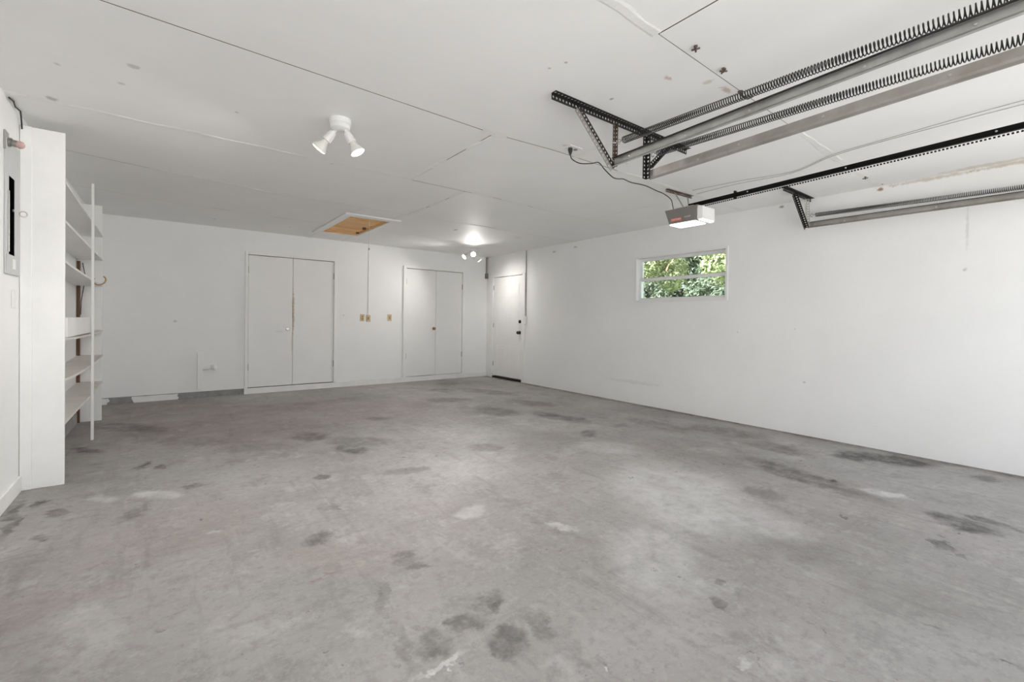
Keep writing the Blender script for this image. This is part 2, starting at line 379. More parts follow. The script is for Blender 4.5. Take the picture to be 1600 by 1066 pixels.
M['void'] = paint('dark_cavity', (0.06, 0.055, 0.05), 0.9)
M['curb'] = paint('grey_concrete_curb', (0.37, 0.365, 0.36), 0.9, 0.18, 9.0, 0.3, 50)
M['board'] = paint('worn_white_board', (0.875, 0.872, 0.862), 0.55, 0.05, 5.0, 0.08, 30)
M['trim'] = paint('white_gloss_trim', (0.875, 0.872, 0.862), 0.42, 0.02, 4.0)
M['door_leaf'] = spots_mat('white_door_paint', (0.875, 0.872, 0.862), [
    (1.592, YB, 1.25, .022, .2, .40, (.50, .36, .16), .6), (1.575, YB, .74, .016, .2, .20, (.50, .42, .27), .35), (1.40, YB, .93, .08, .2, .02, GREY_MARK, .15)], rough=.5, bump=0.02)
M['entry'] = paint('white_entry_door_paint', (0.875, 0.872, 0.862), 0.45, 0.015, 2.0)
M['shelf'] = paint('white_shelf_paint', (0.875, 0.872, 0.862), 0.5, 0.03, 4.0, 0.04, 40)
M['shelf_bare'] = paint('cream_shelf_paint', (0.76, 0.73, 0.69), 0.5, 0.06, 5.0)
M['plastic_white'] = paint('white_plastic', (0.82, 0.82, 0.81), 0.35, 0.01, 3.0)
M['ivory'] = paint('aged_ivory_plastic', (0.66, 0.52, 0.30), 0.4, 0.08, 30.0)
M['ivory_dark'] = paint('brown_aged_plastic', (0.42, 0.27, 0.12), 0.4, 0.08, 30.0)
M['zinc'] = paint('galvanised_steel', (0.52, 0.515, 0.50), 0.42, 0.16, 7.0, 0.04, 60, metallic=0.75)
M['zinc_rust'] = paint('brown_galvanised_steel', (0.44, 0.425, 0.40), 0.5, 0.2, 5.0, 0.05, 60, metallic=0.55, col2=(0.31, 0.285, 0.255))
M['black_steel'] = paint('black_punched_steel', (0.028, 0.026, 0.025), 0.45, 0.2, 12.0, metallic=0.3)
M['rust_steel'] = paint('brown_punched_steel', (0.16, 0.125, 0.10), 0.55, 0.25, 18.0, metallic=0.4, col2=(0.09, 0.055, 0.045))
M['pale_steel'] = paint('pale_punched_steel', (0.62, 0.61, 0.59), 0.45, 0.1, 18.0, metallic=0.5)
M['spring'] = paint('dark_spring_steel', (0.05, 0.05, 0.05), 0.38, 0.15, 20.0, metallic=0.7)
M['spring_grey'] = paint('grey_spring_steel', (0.12, 0.12, 0.118), 0.4, 0.15, 20.0, metallic=0.6)
M['black_rail'] = paint('black_painted_rail', (0.005, 0.005, 0.005), 0.5, 0.1, 4.0, spec=0.12)
M['cord'] = paint('dark_rubber_cord', (0.02, 0.022, 0.022), 0.5, 0.1, 6.0)
M['grey_case'] = paint('warm_grey_opener_case', (0.20, 0.185, 0.170), 0.5, 0.03, 5.0)
M['lens'] = emit('lit_frosted_lens', (1.0, 0.97, 0.92), OPENER_LENS_STRENGTH)
M['lens_side'] = paint('frosted_lens_plastic', (0.78, 0.78, 0.77), 0.4, 0.01, 4.0)
M['red'] = paint('red_badge', (0.72, 0.16, 0.13), 0.5, 0.05, 20.0)
M['letter'] = paint('pale_lettering', (0.86, 0.80, 0.78), 0.5, 0.02, 20.0)
M['lamp_white'] = paint('white_lamp_enamel', (0.82, 0.82, 0.80), 0.35, 0.01, 5.0)
M['bulb_glow'] = emit('lit_bulb_face', (1.0, 0.90, 0.74), BULB_STRENGTH)
M['bulb_body'] = paint('frosted_bulb_body', (0.80, 0.78, 0.74), 0.25, 0.01, 5.0)
M['chrome'] = paint('satin_chrome', (0.58, 0.57, 0.54), 0.28, 0.02, 9.0, metallic=1.0)
M['brass'] = paint('aged_brass', (0.42, 0.27, 0.11), 0.32, 0.15, 30.0, metallic=0.9)
M['bronze'] = paint('dark_bronze', (0.045, 0.035, 0.03), 0.35, 0.1, 20.0, metallic=0.6)
M['steel'] = paint('dull_hinge_steel', (0.30, 0.29, 0.28), 0.4, 0.1, 20.0, metallic=0.8)
M['panel_grey'] = paint('grey_panel_enamel', (0.55, 0.555, 0.56), 0.4, 0.03, 5.0)
M['black'] = paint('black_recess', (0.003, 0.003, 0.003), 1.0, spec=0.0)
M['pine'] = wood_mat('orange_pine', (0.74, 0.38, 0.12), (0.92, 0.60, 0.27))
M['dark_wood'] = wood_mat('dark_brown_wood', (0.10, 0.045, 0.02), (0.17, 0.08, 0.04), (14, 14, .6))
M['string'] = paint('cream_string', (0.85, 0.80, 0.70), 0.8)
M['wire_grey'] = paint('grey_bell_wire', (0.42, 0.41, 0.39), 0.6)
M['tan_wire'] = paint('tan_coated_wire', (0.42, 0.27, 0.10), 0.5, 0.15, 40.0)
M['glass'] = glass_mat('window_glass')
M['vinyl'] = paint('white_vinyl_frame', (0.84, 0.84, 0.84), 0.35, 0.01, 3.0)
M['stucco'] = paint('exterior_stucco', (0.62, 0.60, 0.56), 0.9, 0.05, 5.0)
M['drive'] = paint('pale_driveway_concrete', (0.60, 0.59, 0.575), 0.9, 0.08, 1.5)
M['grass'] = paint('lawn_ground', (0.10, 0.15, 0.045), 0.95, 0.2, 6.0)
M['roof'] = paint('roof_felt', (0.25, 0.24, 0.23), 0.9)
M['leaf_bright'] = leaf_mat('sunlit_leaf', (0.27, 0.32, 0.16), (0.44, 0.48, 0.26), (0.68, 0.68, 0.46))
M['leaf_dark'] = leaf_mat('deep_leaf', (0.05, 0.075, 0.045), (0.095, 0.125, 0.075), (0.17, 0.19, 0.12))
M['leaf_blue'] = leaf_mat('blue_green_leaf', (0.09, 0.14, 0.11), (0.15, 0.21, 0.16), (0.26, 0.32, 0.24))
M['bark'] = paint('brown_bark', (0.36, 0.26, 0.17), 0.9, 0.2, 12.0, 0.3, 40)

# ------------------------------------------------------------------ mesh helpers
WORLD = {}      # world position of each thing's origin

class MB:
    """collects geometry in world coordinates; build() links it as one mesh object"""
    def __init__(s): s.bm = bmesh.new()
    def poly(s, pts):
        vs = [s.bm.verts.new(p) for p in pts]
        return s.bm.faces.new(vs)
    def box(s, x0, x1, y0, y1, z0, z1):
        v = [s.bm.verts.new((x, y, z)) for z in (z0, z1) for x, y in ((x0, y0), (x1, y0), (x1, y1), (x0, y1))]
        for f in ((3, 2, 1, 0), (4, 5, 6, 7), (0, 1, 5, 4), (1, 2, 6, 5), (2, 3, 7, 6), (3, 0, 4, 7)):
            s.bm.faces.new([v[i] for i in f])
        return s
    def prism(s, pts, off):
        """closed polygon pts extruded by the vector off"""
        off = Vector(off); a = [s.bm.verts.new(p) for p in pts]; b = [s.bm.verts.new(Vector(p) + off) for p in pts]
        n = len(pts)
        s.bm.faces.new(a[::-1]); s.bm.faces.new(b)
        for i in range(n): s.bm.faces.new([a[i], a[(i + 1) % n], b[(i + 1) % n], b[i]])
        return s
    def tube(s, pts, r, n=8, closed=False, caps=True):
        pts = [Vector(p) for p in pts]; m = len(pts); rings = []; ref = None
        for i, p in enumerate(pts):
            if closed: t = pts[(i + 1) % m] - pts[i - 1]
            else: t = pts[min(i + 1, m - 1)] - pts[max(i - 1, 0)]
            t.normalize()
            if ref is None:
                ref = t.orthogonal().normalized()
            ref = (ref - t * ref.dot(t))
            if ref.length < 1e-6: ref = t.orthogonal()
            ref.normalize(); q = t.cross(ref)
            rr = r[i] if isinstance(r, (list, tuple)) else r
            rings.append([s.bm.verts.new(p + (ref * math.cos(2 * math.pi * k / n) + q * math.sin(2 * math.pi * k / n)) * rr) for k in range(n)])
        for i in range(m if closed else m - 1):
            a, b = rings[i], rings[(i + 1) % m]
            for k in range(n): s.bm.faces.new([a[k], a[(k + 1) % n], b[(k + 1) % n], b[k]])
        if caps and not closed:
            s.bm.faces.new(rings[0][::-1]); s.bm.faces.new(rings[-1])
        return s
    def lathe(s, prof, base, axis, n=24):
        """prof = (radius, distance along axis)"""
        base = Vector(base); ax = Vector(axis).normalized(); e = ax.orthogonal().normalized(); f = ax.cross(e)
        rings = []
        for (rr, h) in prof:
            c = base + ax * h
            if rr < 1e-6: rings.append([s.bm.verts.new(c)])
            else: rings.append([s.bm.verts.new(c + (e * math.cos(2 * math.pi * k / n) + f * math.sin(2 * math.pi * k / n)) * rr) for k in range(n)])
        for a, b in zip(rings, rings[1:]):
            for k in range(n):
                k2 = (k + 1) % n
                if len(a) == 1 and len(b) == 1: continue
                if len(a) == 1: s.bm.faces.new([a[0], b[k2], b[k]])
                elif len(b) == 1: s.bm.faces.new([a[k], a[k2], b[0]])
                else: s.bm.faces.new([a[k], a[k2], b[k2], b[k]])
        return s
    def sheet(s, p0, p1, d, w, pitch=0.026, hole=0.0075):
        """flat strip from p0 to p1, width w along d, with a row of round holes"""
        p0, p1, d = Vector(p0), Vector(p1), Vector(d).normalized()
        L = (p1 - p0).length; t = (p1 - p0) / L; n = max(1, round(L / pitch)); st = L / n
        for i in range(n):
            a = p0 + t * (st * i); c = a + t * (st / 2) + d * (w / 2)
            out = [a, a + t * st / 2, a + t * st, a + t * st + d * w / 2, a + t * st + d * w, a + t * st / 2 + d * w, a + d * w, a + d * w / 2]
            vo = [s.bm.verts.new(q) for q in out]
            vi = [s.bm.verts.new(c + (q - c).normalized() * hole) for q in out]
            for k in range(8): s.bm.faces.new([vo[k], vo[(k + 1) % 8], vi[(k + 1) % 8], vi[k]])
        return s
    def angle(s, p0, p1, d1, d2, w=0.032, pitch=0.026, hole=0.0075):
        return s.sheet(p0, p1, d1, w, pitch, hole).sheet(p0, p1, d2, w, pitch, hole)
    def build(s, name, mat, parent=None, bevel=0.0, smooth=False, solid=0.0, kind=None, label=None, cat=None, group=None):
        bm = s.bm
        bmesh.ops.remove_doubles(bm, verts=bm.verts, dist=1e-5)
        bmesh.ops.recalc_face_normals(bm, faces=bm.faces)
        if parent is not None: o0 = WORLD[parent.name]
        else:
            xs = [v.co for v in bm.verts]
            o0 = Vector(((min(v.x for v in xs) + max(v.x for v in xs)) / 2, (min(v.y for v in xs) + max(v.y for v in xs)) / 2, min(v.z for v in xs)))
        bmesh.ops.translate(bm, verts=bm.verts, vec=-o0)
        me = bpy.data.meshes.new(name); bm.to_mesh(me); bm.free()
        me.materials.append(mat)
        if smooth:
            for p in me.polygons: p.use_smooth = True
        o = bpy.data.objects.new(name, me); COL.objects.link(o)
        if parent is not None: o.parent = parent
        else: o.location = o0
        WORLD[o.name] = o0.copy()
        if solid:
            md = o.modifiers.new('thickness', 'SOLIDIFY'); md.thickness = solid; md.offset = 0
        if bevel:
            md = o.modifiers.new('bevel', 'BEVEL'); md.width = bevel; md.segments = 2; md.limit_method = 'ANGLE'
        if smooth and not bevel:
            md = o.modifiers.new('edges', 'EDGE_SPLIT'); md.split_angle = R(38)
        tag(o, label, cat, group, kind)
        return o

def tag(o, label=None, cat=None, group=None, kind=None):
    if label: o['label'] = label
    if cat: o['category'] = cat
    if group: o['group'] = group
    if kind: o['kind'] = kind
    return o

def thing(name, loc, label=None, cat=None, group=None, kind=None):
    o = bpy.data.objects.new(name, None); COL.objects.link(o)
    o.empty_display_size = 0.1
    o.location = loc; WORLD[o.name] = Vector(loc)
    return tag(o, label, cat, group, kind)

def box(name, mat, b, parent=None, **kw):
    return MB().box(*b).build(name, mat, parent, **kw)

def arc(c, e, f, r, a0, a1, n):
    return [Vector(c) + Vector(e) * r * math.cos(a0 + (a1 - a0) * i / n) + Vector(f) * r * math.sin(a0 + (a1 - a0) * i / n) for i in range(n + 1)]

# ================================================================== THE SETTING
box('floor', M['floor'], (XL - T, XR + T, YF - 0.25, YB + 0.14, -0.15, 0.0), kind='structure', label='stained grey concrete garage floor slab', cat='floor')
driveway = box('driveway', M['drive'], (-6, 12, -14, YF - 0.25, -0.15, -0.02), kind='structure', label='pale concrete driveway outside the garage openings', cat='driveway')
MB().box(XR + T, 40, YF - 0.25, 40, -0.2, -0.05).box(12, 40, -14, YF - 0.25, -0.2, -0.05).build('ground', M['grass'], kind='structure', label='grassy ground outside beyond the block wall', cat='ground')

# ---- ceiling: dark framing above, white panels below with open or taped joints
HX0, HX1, HY0, HY1 = 1.830, 2.345, 5.765, 7.115        # attic hatch opening
ceil = MB()
Z0, Z1 = HC + 0.0125, HC + 0.12
for b in ((XL - T, HX0, YF - T, YB + .2), (HX1, XR + T, YF - T, YB + .2), (HX0, HX1, YF - T, HY0), (HX0, HX1, HY1, YB + .2)):
    ceil.box(b[0], b[1], b[2], b[3], Z0, Z1)
ceiling = ceil.build('ceiling', M['void'], kind='structure', label='white panelled garage ceiling', cat='ceiling')

def lerp_line(line, x):
    for (xa, ya), (xb, yb) in zip(line, line[1:]):
        if x <= xb + 1e-9:
            return ya + (yb - ya) * (x - xa) / (xb - xa)
    return line[-1][1]
SEAM = {
    'front': [(-1, YF), (6, YF)],
    'E': [(-.8, 1.232), (1.76, 1.240), (4.2, 1.300), (5.3, 1.312)],
    'A': [(-.8, 2.497), (0.343, 2.543), (1.8, 2.597), (2.3, 2.560), (5.3, 2.560)],
    'B': [(-.8, 3.900), (1.8, 3.933), (2.8, 3.945), (3.6, 4.0), (5.3, 4.05)],
    'C': [(-.8, 4.930), (-.18, 5.085), (0.386, 5.18), (0.85, 5.29), (5.3, 5.25)],
    'D': [(-.8, 6.235), (0.054, 6.435), (1.04, 6.52), (5.3, 6.50)],
    'back': [(-1, YB), (6, YB)],
}
def ceiling_panel(lo, hi, x0, x1, ylo=None, yhi=None, g=0.0034):
    xs = sorted({x0, x1} | {x for k in (lo, hi) if k for x, _ in SEAM[k] if x0 < x < x1})
    fl_ = lambda x: ylo if lo is None else lerp_line(SEAM[lo], x)
    fh_ = lambda x: yhi if hi is None else lerp_line(SEAM[hi], x)
    xx = lambda x: x + g if x == x0 and x > XL else (x - g if x == x1 and x < XR else x)
    pts = [(xx(x), fl_(x) + (0 if lo == 'front' else g * .5 if lo == 'E' else g), HC) for x in xs] + [(xx(x), fh_(x) - (0 if hi == 'back' else g * .5 if hi == 'E' else g), HC) for x in reversed(xs)]
    yy = [q[1] for q in pts]
    o = MB().prism(pts, (0, 0, 0.012)).build('ceiling_panel', ceiling_mat(x0, x1, min(yy), max(yy)), ceiling)
    o.data.materials.append(M['panel_edge'])             # raw cut edges inside the joints
    for p in o.data.polygons:
        if abs(p.normal.z) < .5: p.material_index = 1
    return o
CROSS = {('front', 'E'): [1.745, 4.30], ('E', 'A'): [2.55], ('A', 'B'): [1.797, 4.25], ('B', 'C'): [2.384]}
for (lo, hi), js in CROSS.items():
    e = [XL] + js + [XR]
    for a, b in zip(e, e[1:]): ceiling_panel(lo, hi, a, b)
for lo, hi in (('C', 'D'), ('D', 'back')):
    ceiling_panel(lo, hi, XL, HX0); ceiling_panel(lo, hi, HX1, XR)
ceiling_panel('C', None, HX0, HX1, yhi=HY0); ceiling_panel(None, 'back', HX0, HX1, ylo=HY1)

rnd = random.Random(4)
def joint_tape(p0, p1, w=0.055, th=0.0026, rough=0.006):
    """hand-plastered strip over a joint: low ragged ridge just under the panels"""
    p0, p1 = Vector((*p0, 0)), Vector((*p1, 0)); t = (p1 - p0); L = t.length; t /= L; s = Vector((-t.y, t.x, 0)); n = max(2, int(L / 0.12))
    m = MB(); rows = []
    for i in range(n + 1):
        c = p0 + t * (L * i / n); wl, wr = w / 2 + rnd.uniform(-rough, rough) * 2, w / 2 + rnd.uniform(-rough, rough) * 2
        h = th * rnd.uniform(0.6, 1.3)
        rows.append([m.bm.verts.new(c + s * o + Vector((0, 0, HC - z))) for o, z in ((-wl, 0.0), (-wl * .6, h), (wr * .6, h), (wr, 0.0))])
    for a, b in zip(rows, rows[1:]):
        for k in range(3): m.bm.faces.new([a[k], a[k + 1], b[k + 1], b[k]])
    return m.build('joint_tape', M['tape'], ceiling, smooth=False)
def tape_along(key, x0, x1, **kw):
    xs = [x0] + [x for x, _ in SEAM[key] if x0 < x < x1] + [x1]
    for a, b in zip(xs, xs[1:]): joint_tape((a, lerp_line(SEAM[key], a)), (b, lerp_line(SEAM[key], b)), **kw)
tape_along('E', XL, 1.74); tape_along('E', 3.3, XR)
tape_along('A', 1.70, 1.90, w=.07); tape_along('A', 3.05, XR)
tape_along('B', XL, 1.78); tape_along('B', 2.46, 2.72); tape_along('B', 2.84, 3.22); tape_along('B', 3.30, XR)
tape_along('C', -0.12, 1.9, w=.10, th=.004); tape_along('C', 1.9, XR)
tape_along('D', XL, 0.42, w=.06); tape_along('D', 0.62, 1.05, w=.05); tape_along('D', 1.30, HX0 - .1); tape_along('D', HX1 + .1, XR)
joint_tape((1.812, 2.62), (1.812, 3.10), w=.034, th=.007, rough=.008); joint_tape((1.780, 3.22), (1.785, 3.93), w=.040, th=.008, rough=.009)
joint_tape((4.25, 2.56), (4.25, 4.03)); joint_tape((4.30, YF), (4.30, 1.3)); joint_tape((2.55, 1.26), (2.55, 2.56), w=.05, th=.0012)
joint_tape((2.384, 3.95), (2.384, 4.25), w=.04, th=.004); joint_tape((2.384, 4.33), (2.384, 4.70), w=.05, th=.005); joint_tape((2.384, 4.78), (2.384, 5.25), w=.06, th=.005)
joint_tape((HX0, 5.28), (HX0, HY0 - .15)); joint_tape((HX1, 5.26), (HX1, HY0 - .15)); joint_tape((HX0, HY1 + .12), (HX0, YB)); joint_tape((HX1, HY1 + .12), (HX1, YB))

# ---- walls
D1, D2 = (0.972, 2.206), (3.485, 4.668)
DZ0, DZ1 = 0.088, 2.085
wb = MB(); y0, y1 = YB, YB + .12
for (a, b, z0, z1) in ((XL - T, D1[0], .085, HC + .0125), (D1[1], D2[0], .085, HC + .0125), (D2[1], XR + T, .085, HC + .0125), (D1[0], D1[1], DZ1, HC + .0125), (D2[0], D2[1], DZ1, HC + .0125)):
    wb.box(a, b, y0, y1, z0, z1)
wall_back = wb.build('wall_back', M['wall_back'], kind='structure', label='white panelled back wall with two closet openings', cat='wall')
box('closet_lining', M['void'], (XL - T, XR + T, YB + .12, YB + .2, 0, HC + .0125), wall_back)
box('concrete_curb', M['curb'], (XL, XR, YB + .005, YB + .12, 0, .085), wall_back, label='bare grey concrete curb')

WY0, WY1, WZ0, WZ1 = 2.735, 4.045, 1.435, 2.05         # window opening
wr = MB(); x0, x1 = XR, XR + T
E3 = (6.585, 7.54, 2.012)                               # entry door opening y0, y1, top
for (a, b, z0, z1) in ((YF - T, WY0, 0, HC + .0125), (WY0, WY1, 0, WZ0), (WY0, WY1, WZ1, HC + .0125), (WY1, E3[0], 0, HC + .0125), (E3[0], E3[1], E3[2], HC + .0125), (E3[1], YB + .2, 0, HC + .0125)):
    wr.box(x0, x1, a, b, z0, z1)
wr.build('wall_right', M['wall_right'], kind='structure', label='white painted block wall with small window', cat='wall')
box('wall_left', M['wall'], (XL - T, XL, YF - T, YB + .2, 0, HC + .0125), kind='structure', label='white left wall behind the shelving', cat='wall')
# front wall behind the camera: two openings left doorless for daylight, central pier and header
OZ = 2.12
wf = MB()
for (a, b, z0, z1) in ((XL - T, -0.52, 0, HC + .0125), (2.22, 2.66, 0, HC + .0125), (5.10, XR + T, 0, HC + .0125), (-0.52, 2.22, OZ, HC + .0125), (2.66, 5.10, OZ, HC + .0125)):
    wf.box(a, b, YF - T, YF, z0, z1)
wf.build('wall_front', M['wall'], kind='structure', label='front wall with two doorless garage openings behind the viewer', cat='wall')
MB().prism([(XL - .5, YF - .55, HC + .121), (XR + .5, YF - .55, HC + .121), (XR + .5, YB + .8, HC + .121), (XL - .5, YB + .8, HC + .121)], (0, 0, .2)).build('roof', M['roof'], kind='structure', label='flat roof over the garage', cat='roof')

# ---- base boards
def ragged_board(name, x0, x1, z1, th, label, ragged=(0, 0)):
    """board against the back wall, ends broken off where ragged"""
    m = MB(); n = 7; front = []
    left = [(x0 + (rnd.uniform(0, .03) if ragged[0] else 0), z1 * i / 4) for i in range(5)]
    right = [(x1 - (rnd.uniform(0, .03) if ragged[1] else 0), z1 * i / 4) for i in range(4, -1, -1)]
    top = [(x0 + (x1 - x0) * i / n, z1 - rnd.uniform(0, .006)) for i in range(1, n)]
    pts = [(x, YB + .004, z) for x, z in left + top + right]
    m.prism(pts, (0, -th, 0))
    return m.build(name, M['board'], kind='structure', label=label, cat='baseboard')
ragged_board('baseboard_back', -0.655, -0.575, .078, .02, 'short broken stub of white baseboard beside the shelving', (0, 1))
ragged_board('baseboard_back', -0.36, 0.15, .078, .02, 'loose white baseboard length between two bare curb gaps', (1, 1))
ragged_board('baseboard_back', 0.925, 3.43, .086, .03, 'white baseboard running under the left closet doors to the right closet')
ragged_board('baseboard_back', 3.432, XR - .002, .092, .026, 'white baseboard running under the right closet doors to the corner')
box('baseboard_left', M['board'], (XL, XL + .014, YF, 4.262, 0, .10), kind='structure', label='white baseboard along the left wall before the shelving', cat='baseboard', bevel=.003)
box('baseboard_left', M['curb'], (XL, XL + .01, 4.34, 6.60, 0, .11), kind='structure', label='bare grey curb strip at wall foot under the shelves', cat='baseboard')

# ---- closet doors
def hinge(x, z, parent):
    MB().box(x - .007, x + .007, YB - .008, YB + .004, z - .045, z + .045).lathe([(0, 0), (.006, 0), (.006, .1), (0, .1)], (x, YB - .012, z - .05), (0, 0, 1), 8).build('hinge', M['steel'], parent)

def closet(name, x0, x1, xm, zt, knob, knob_mat, label, hinges, top, wid=.042, rose=None):
    d = thing(name, ((x0 + x1) / 2, YB, 0), label, 'door', kind='structure')
    t = .022
    for bx in ((x0 - wid, x0 - .002, YB - t, YB + .02, .088, zt), (x1 + .002, x1 + wid, YB - t, YB + .02, .088, zt), (x0 - .002, x1 + .002, YB - t, YB + .02, top + .004, zt)):
        box('casing_board', M['trim'], bx, d, bevel=.003)
    leaves = []
    for (a, b) in ((x0 + .003, xm - .0025), (xm + .0025, x1 - .003)):
        leaves.append(box('door_leaf', M['door_leaf'], (a, b, YB - .006, YB + .03, .096, top - .004), d, bevel=.002))
    kx, kz = knob
    lf = leaves[0]
    MB().lathe([(0, 0), (.027, 0), (.027, .004), (.011, .008), (.010, .028), (.022, .034), (.026, .046), (.021, .056), (0, .059)], (kx, YB - .006, kz), (0, -1, 0)).build('knob', knob_mat, lf, smooth=True)
    if rose:
        MB().lathe([(0, 0), (.045, 0), (.043, .0035), (0, .0035)], (kx + .005, YB - .006, kz - .008), (0, -1, 0)).build('knob_rose', rose, lf, smooth=True)
    for (s, z) in hinges: hinge(x0 if s < 0 else x1, z, leaves[0 if s < 0 else 1])
    return d
closet('door_1', D1[0], D1[1], 1.584, 2.128, (1.507, .972), M['chrome'], 'white double closet doors with a chrome knob and brown stain', ((-1, 1.86), (-1, .40), (1, 1.84), (1, .40)), 2.08)
closet('door_2', D2[0], D2[1], 4.09, 2.122, (4.045, .976), M['brass'], 'white double closet doors with a brass knob near the corner', ((-1, 1.84), (-1, .47), (1, .47), (1, 1.80)), 2.078, wid=.06, rose=M['plastic_white'])

# ---- entry door on the right wall
d3 = thing('door_3', (XR, (E3[0] + E3[1]) / 2, 0), 'white panelled entry door with dark knob and deadbolt', 'door', kind='structure')
for bx in ((E3[0] - .075, E3[0] + .006, 0, E3[2] + .02), (E3[1] - .006, E3[1] + .10, 0, E3[2] + .02)):
    box('casing_board', M['trim'], (XR - .02, XR + .1, bx[0], bx[1], bx[2], bx[3]), d3, bevel=.004)
box('casing_board', M['trim'], (XR - .018, XR + .1, E3[0] + .006, E3[1] - .006, E3[2] - .004, E3[2] + .03), d3, bevel=.004)
leaf = box('door_leaf', M['entry'], (XR + .006, XR + .05, E3[0] + .010, E3[1] - .010, .045, E3[2] - .012), d3, bevel=.002)
cy_ = (E3[0] + E3[1]) / 2
for (z0, z1) in ((1.60, 1.86), (.78, 1.50), (.20, .66)):
    for s in (-1, 1):
        ya, yb = sorted((cy_ + s * .055, cy_ + s * .36))
        m = MB()       # raised moulding frame and field
        m.box(XR + .002, XR + .012, ya, yb, z0, z0 + .02).box(XR + .002, XR + .012, ya, yb, z1 - .02, z1)
        m.box(XR + .002, XR + .012, ya, ya + .02, z0 + .02, z1 - .02).box(XR + .002, XR + .012, yb - .02, yb, z0 + .02, z1 - .02)
        m.box(XR + .0035, XR + .012, ya + .05, yb - .05, z0 + .05, z1 - .05)
        m.build('door_panel', M['entry'], leaf, bevel=.002)
MB().lathe([(0, 0), (.034, 0), (.034, .006), (.014, .012), (.012, .03), (.028, .038), (.031, .052), (.024, .064), (0, .067)], (XR + .006, 6.675, .922), (-1, 0, 0)).build('knob', M['bronze'], leaf, smooth=True)
MB().lathe([(0, 0), (.032, 0), (.030, .012), (.022, .018), (0, .019)], (XR + .006, 6.672, 1.128), (-1, 0, 0)).box(XR - .026, XR - .010, 6.666, 6.678, 1.105, 1.151).build('deadbolt', M['bronze'], leaf, smooth=True)
for z in (1.80, 1.05, .28): box('hinge', M['steel'], (XR - .004, XR + .010, E3[1] - .013, E3[1] - .001, z - .045, z + .045), leaf)
box('threshold', M['bronze'], (XR - .015, XR + .12, E3[0] + .002, E3[1] - .002, 0, .03), d3)
box('closing_panel', M['void'], (XR + .12, XR + T, E3[0], E3[1], 0, E3[2]), d3)

# ---- window
w1 = thing('window_1', (XR, (WY0 + WY1) / 2, WZ0), 'small white two-pane slider window high in the block wall', 'window', kind='structure')
def frame4(name, mat, y0, y1, z0, z1, w, x0, x1, parent, bevel=.002, bottom=None):
    bw = bottom or w
    for b in ((y0, y1, z0, z0 + bw), (y0, y1, z1 - w, z1), (y0, y0 + w, z0 + bw, z1 - w), (y1 - w, y1, z0 + bw, z1 - w)):
        box(name, mat, (x0, x1, b[0], b[1], b[2], b[3]), parent, bevel=bevel)
frame4('frame_board', M['vinyl'], WY0 - .012, WY1 + .012, WZ0 - .012, WZ1 + .012, .028, XR - .012, XR + T, w1)
zm = 1.742
for (z0, z1, xo) in ((zm - .012, WZ1 - .016, .075), (WZ0 + .016, zm + .012, .045)):
    s = thing('sash', (XR, (WY0 + WY1) / 2, WZ0)); s.parent = w1; s.location = (0, 0, 0)
    m = MB(); ya, yb = WY0 + .016, WY1 - .016; k = .034
    for b in ((ya, yb, z0, z0 + k), (ya, yb, z1 - k, z1), (ya, ya + k, z0 + k, z1 - k), (yb - k, yb, z0 + k, z1 - k)):
        m.box(XR + xo, XR + xo + .028, *b)
    m.build('sash_frame', M['vinyl'], s, bevel=.002)
    box('pane', M['glass'], (XR + xo + .012, XR + xo + .016, ya + k, yb - k, z0 + k, z1 - k), s)

# ================================================================== THINGS
# ---- shelving on the left wall
XS = -0.548                                            # front plane of the shelves
su = thing('shelving_unit', (-.65, 5.47, 0), 'tall white built-in shelving with sagging shelves against the left wall', 'shelving')
ZA, ZF = 2.370, 2.338
box('side_panel', M['shelf'], (-.700, XS + .003, 4.272, 4.292, 0, ZA), su, bevel=.002)
box('edge_strip', M['shelf'], (XL + .002, -.6995, 4.265, 4.305, 0, ZA), su, bevel=.003)
box('side_panel', M['shelf'], (XL + .002, XS - .010, 6.650, 6.670, 0, ZF), su, bevel=.002)
def shelf_board(z0, z1, zm, th=.017, mat='shelf'):
    """board from the near to the far side panel, sagging to zm in the middle"""
    m = MB(); n = 14; rows = []
    for i in range(n + 1):
        t = i / n; y = 4.293 + (6.649 - 4.293) * t; base = z0 + (z1 - z0) * t
        z = base - ((z0 + z1) / 2 - zm) * 4 * t * (1 - t)
        rows.append([m.bm.verts.new(p) for p in ((XL + .003, y, z - th), (XS, y, z - th), (XS, y, z), (XL + .003, y, z))])
    for a, b in zip(rows, rows[1:]):
        for k in range(4): m.bm.faces.new([a[k], a[(k + 1) % 4], b[(k + 1) % 4], b[k]])
    m.bm.faces.new(rows[0]); m.bm.faces.new(rows[-1][::-1])
    return m.build('shelf', M[mat], su)
SH = [(2.062, 2.012, 2.034, 'shelf'), (1.795, 1.758, 1.774, 'shelf'), (1.522, 1.476, 1.490, 'shelf'), (.990, .988, .978, 'shelf_bare'), (.712, .718, .690, 'shelf_bare'), (.420, .430, .416, 'shelf_bare')]
for a, b, c, mt in SH: shelf_board(a, b, c, mat=mt)
MB().box(XS + .001, XS + .021, 5.637, 5.664, 0, 2.350).build('post', M['shelf'], su, bevel=.003)
box('gap_strip', M['dark_wood'], (XL + .003, XL + .028, 6.612, 6.648, 0.0, 1.72), su, label='dark brown strip in place of an open gap')  # solid strip built in place of the dark gap beside the panel
bx = thing('storage_tray', (-.63, 5.10, .985), 'long white open tray standing on the fourth shelf', 'tray')
ty0, ty1, tz0, tz1 = 4.42, 5.755, .990, 1.128
box('front_board', M['shelf'], (XS - .016, XS - .002, ty0, ty1, tz0, tz1), bx, bevel=.002)
box('rear_board', M['shelf'], (XL + .02, XL + .032, ty0, ty1, tz0, tz1), bx, bevel=.002)
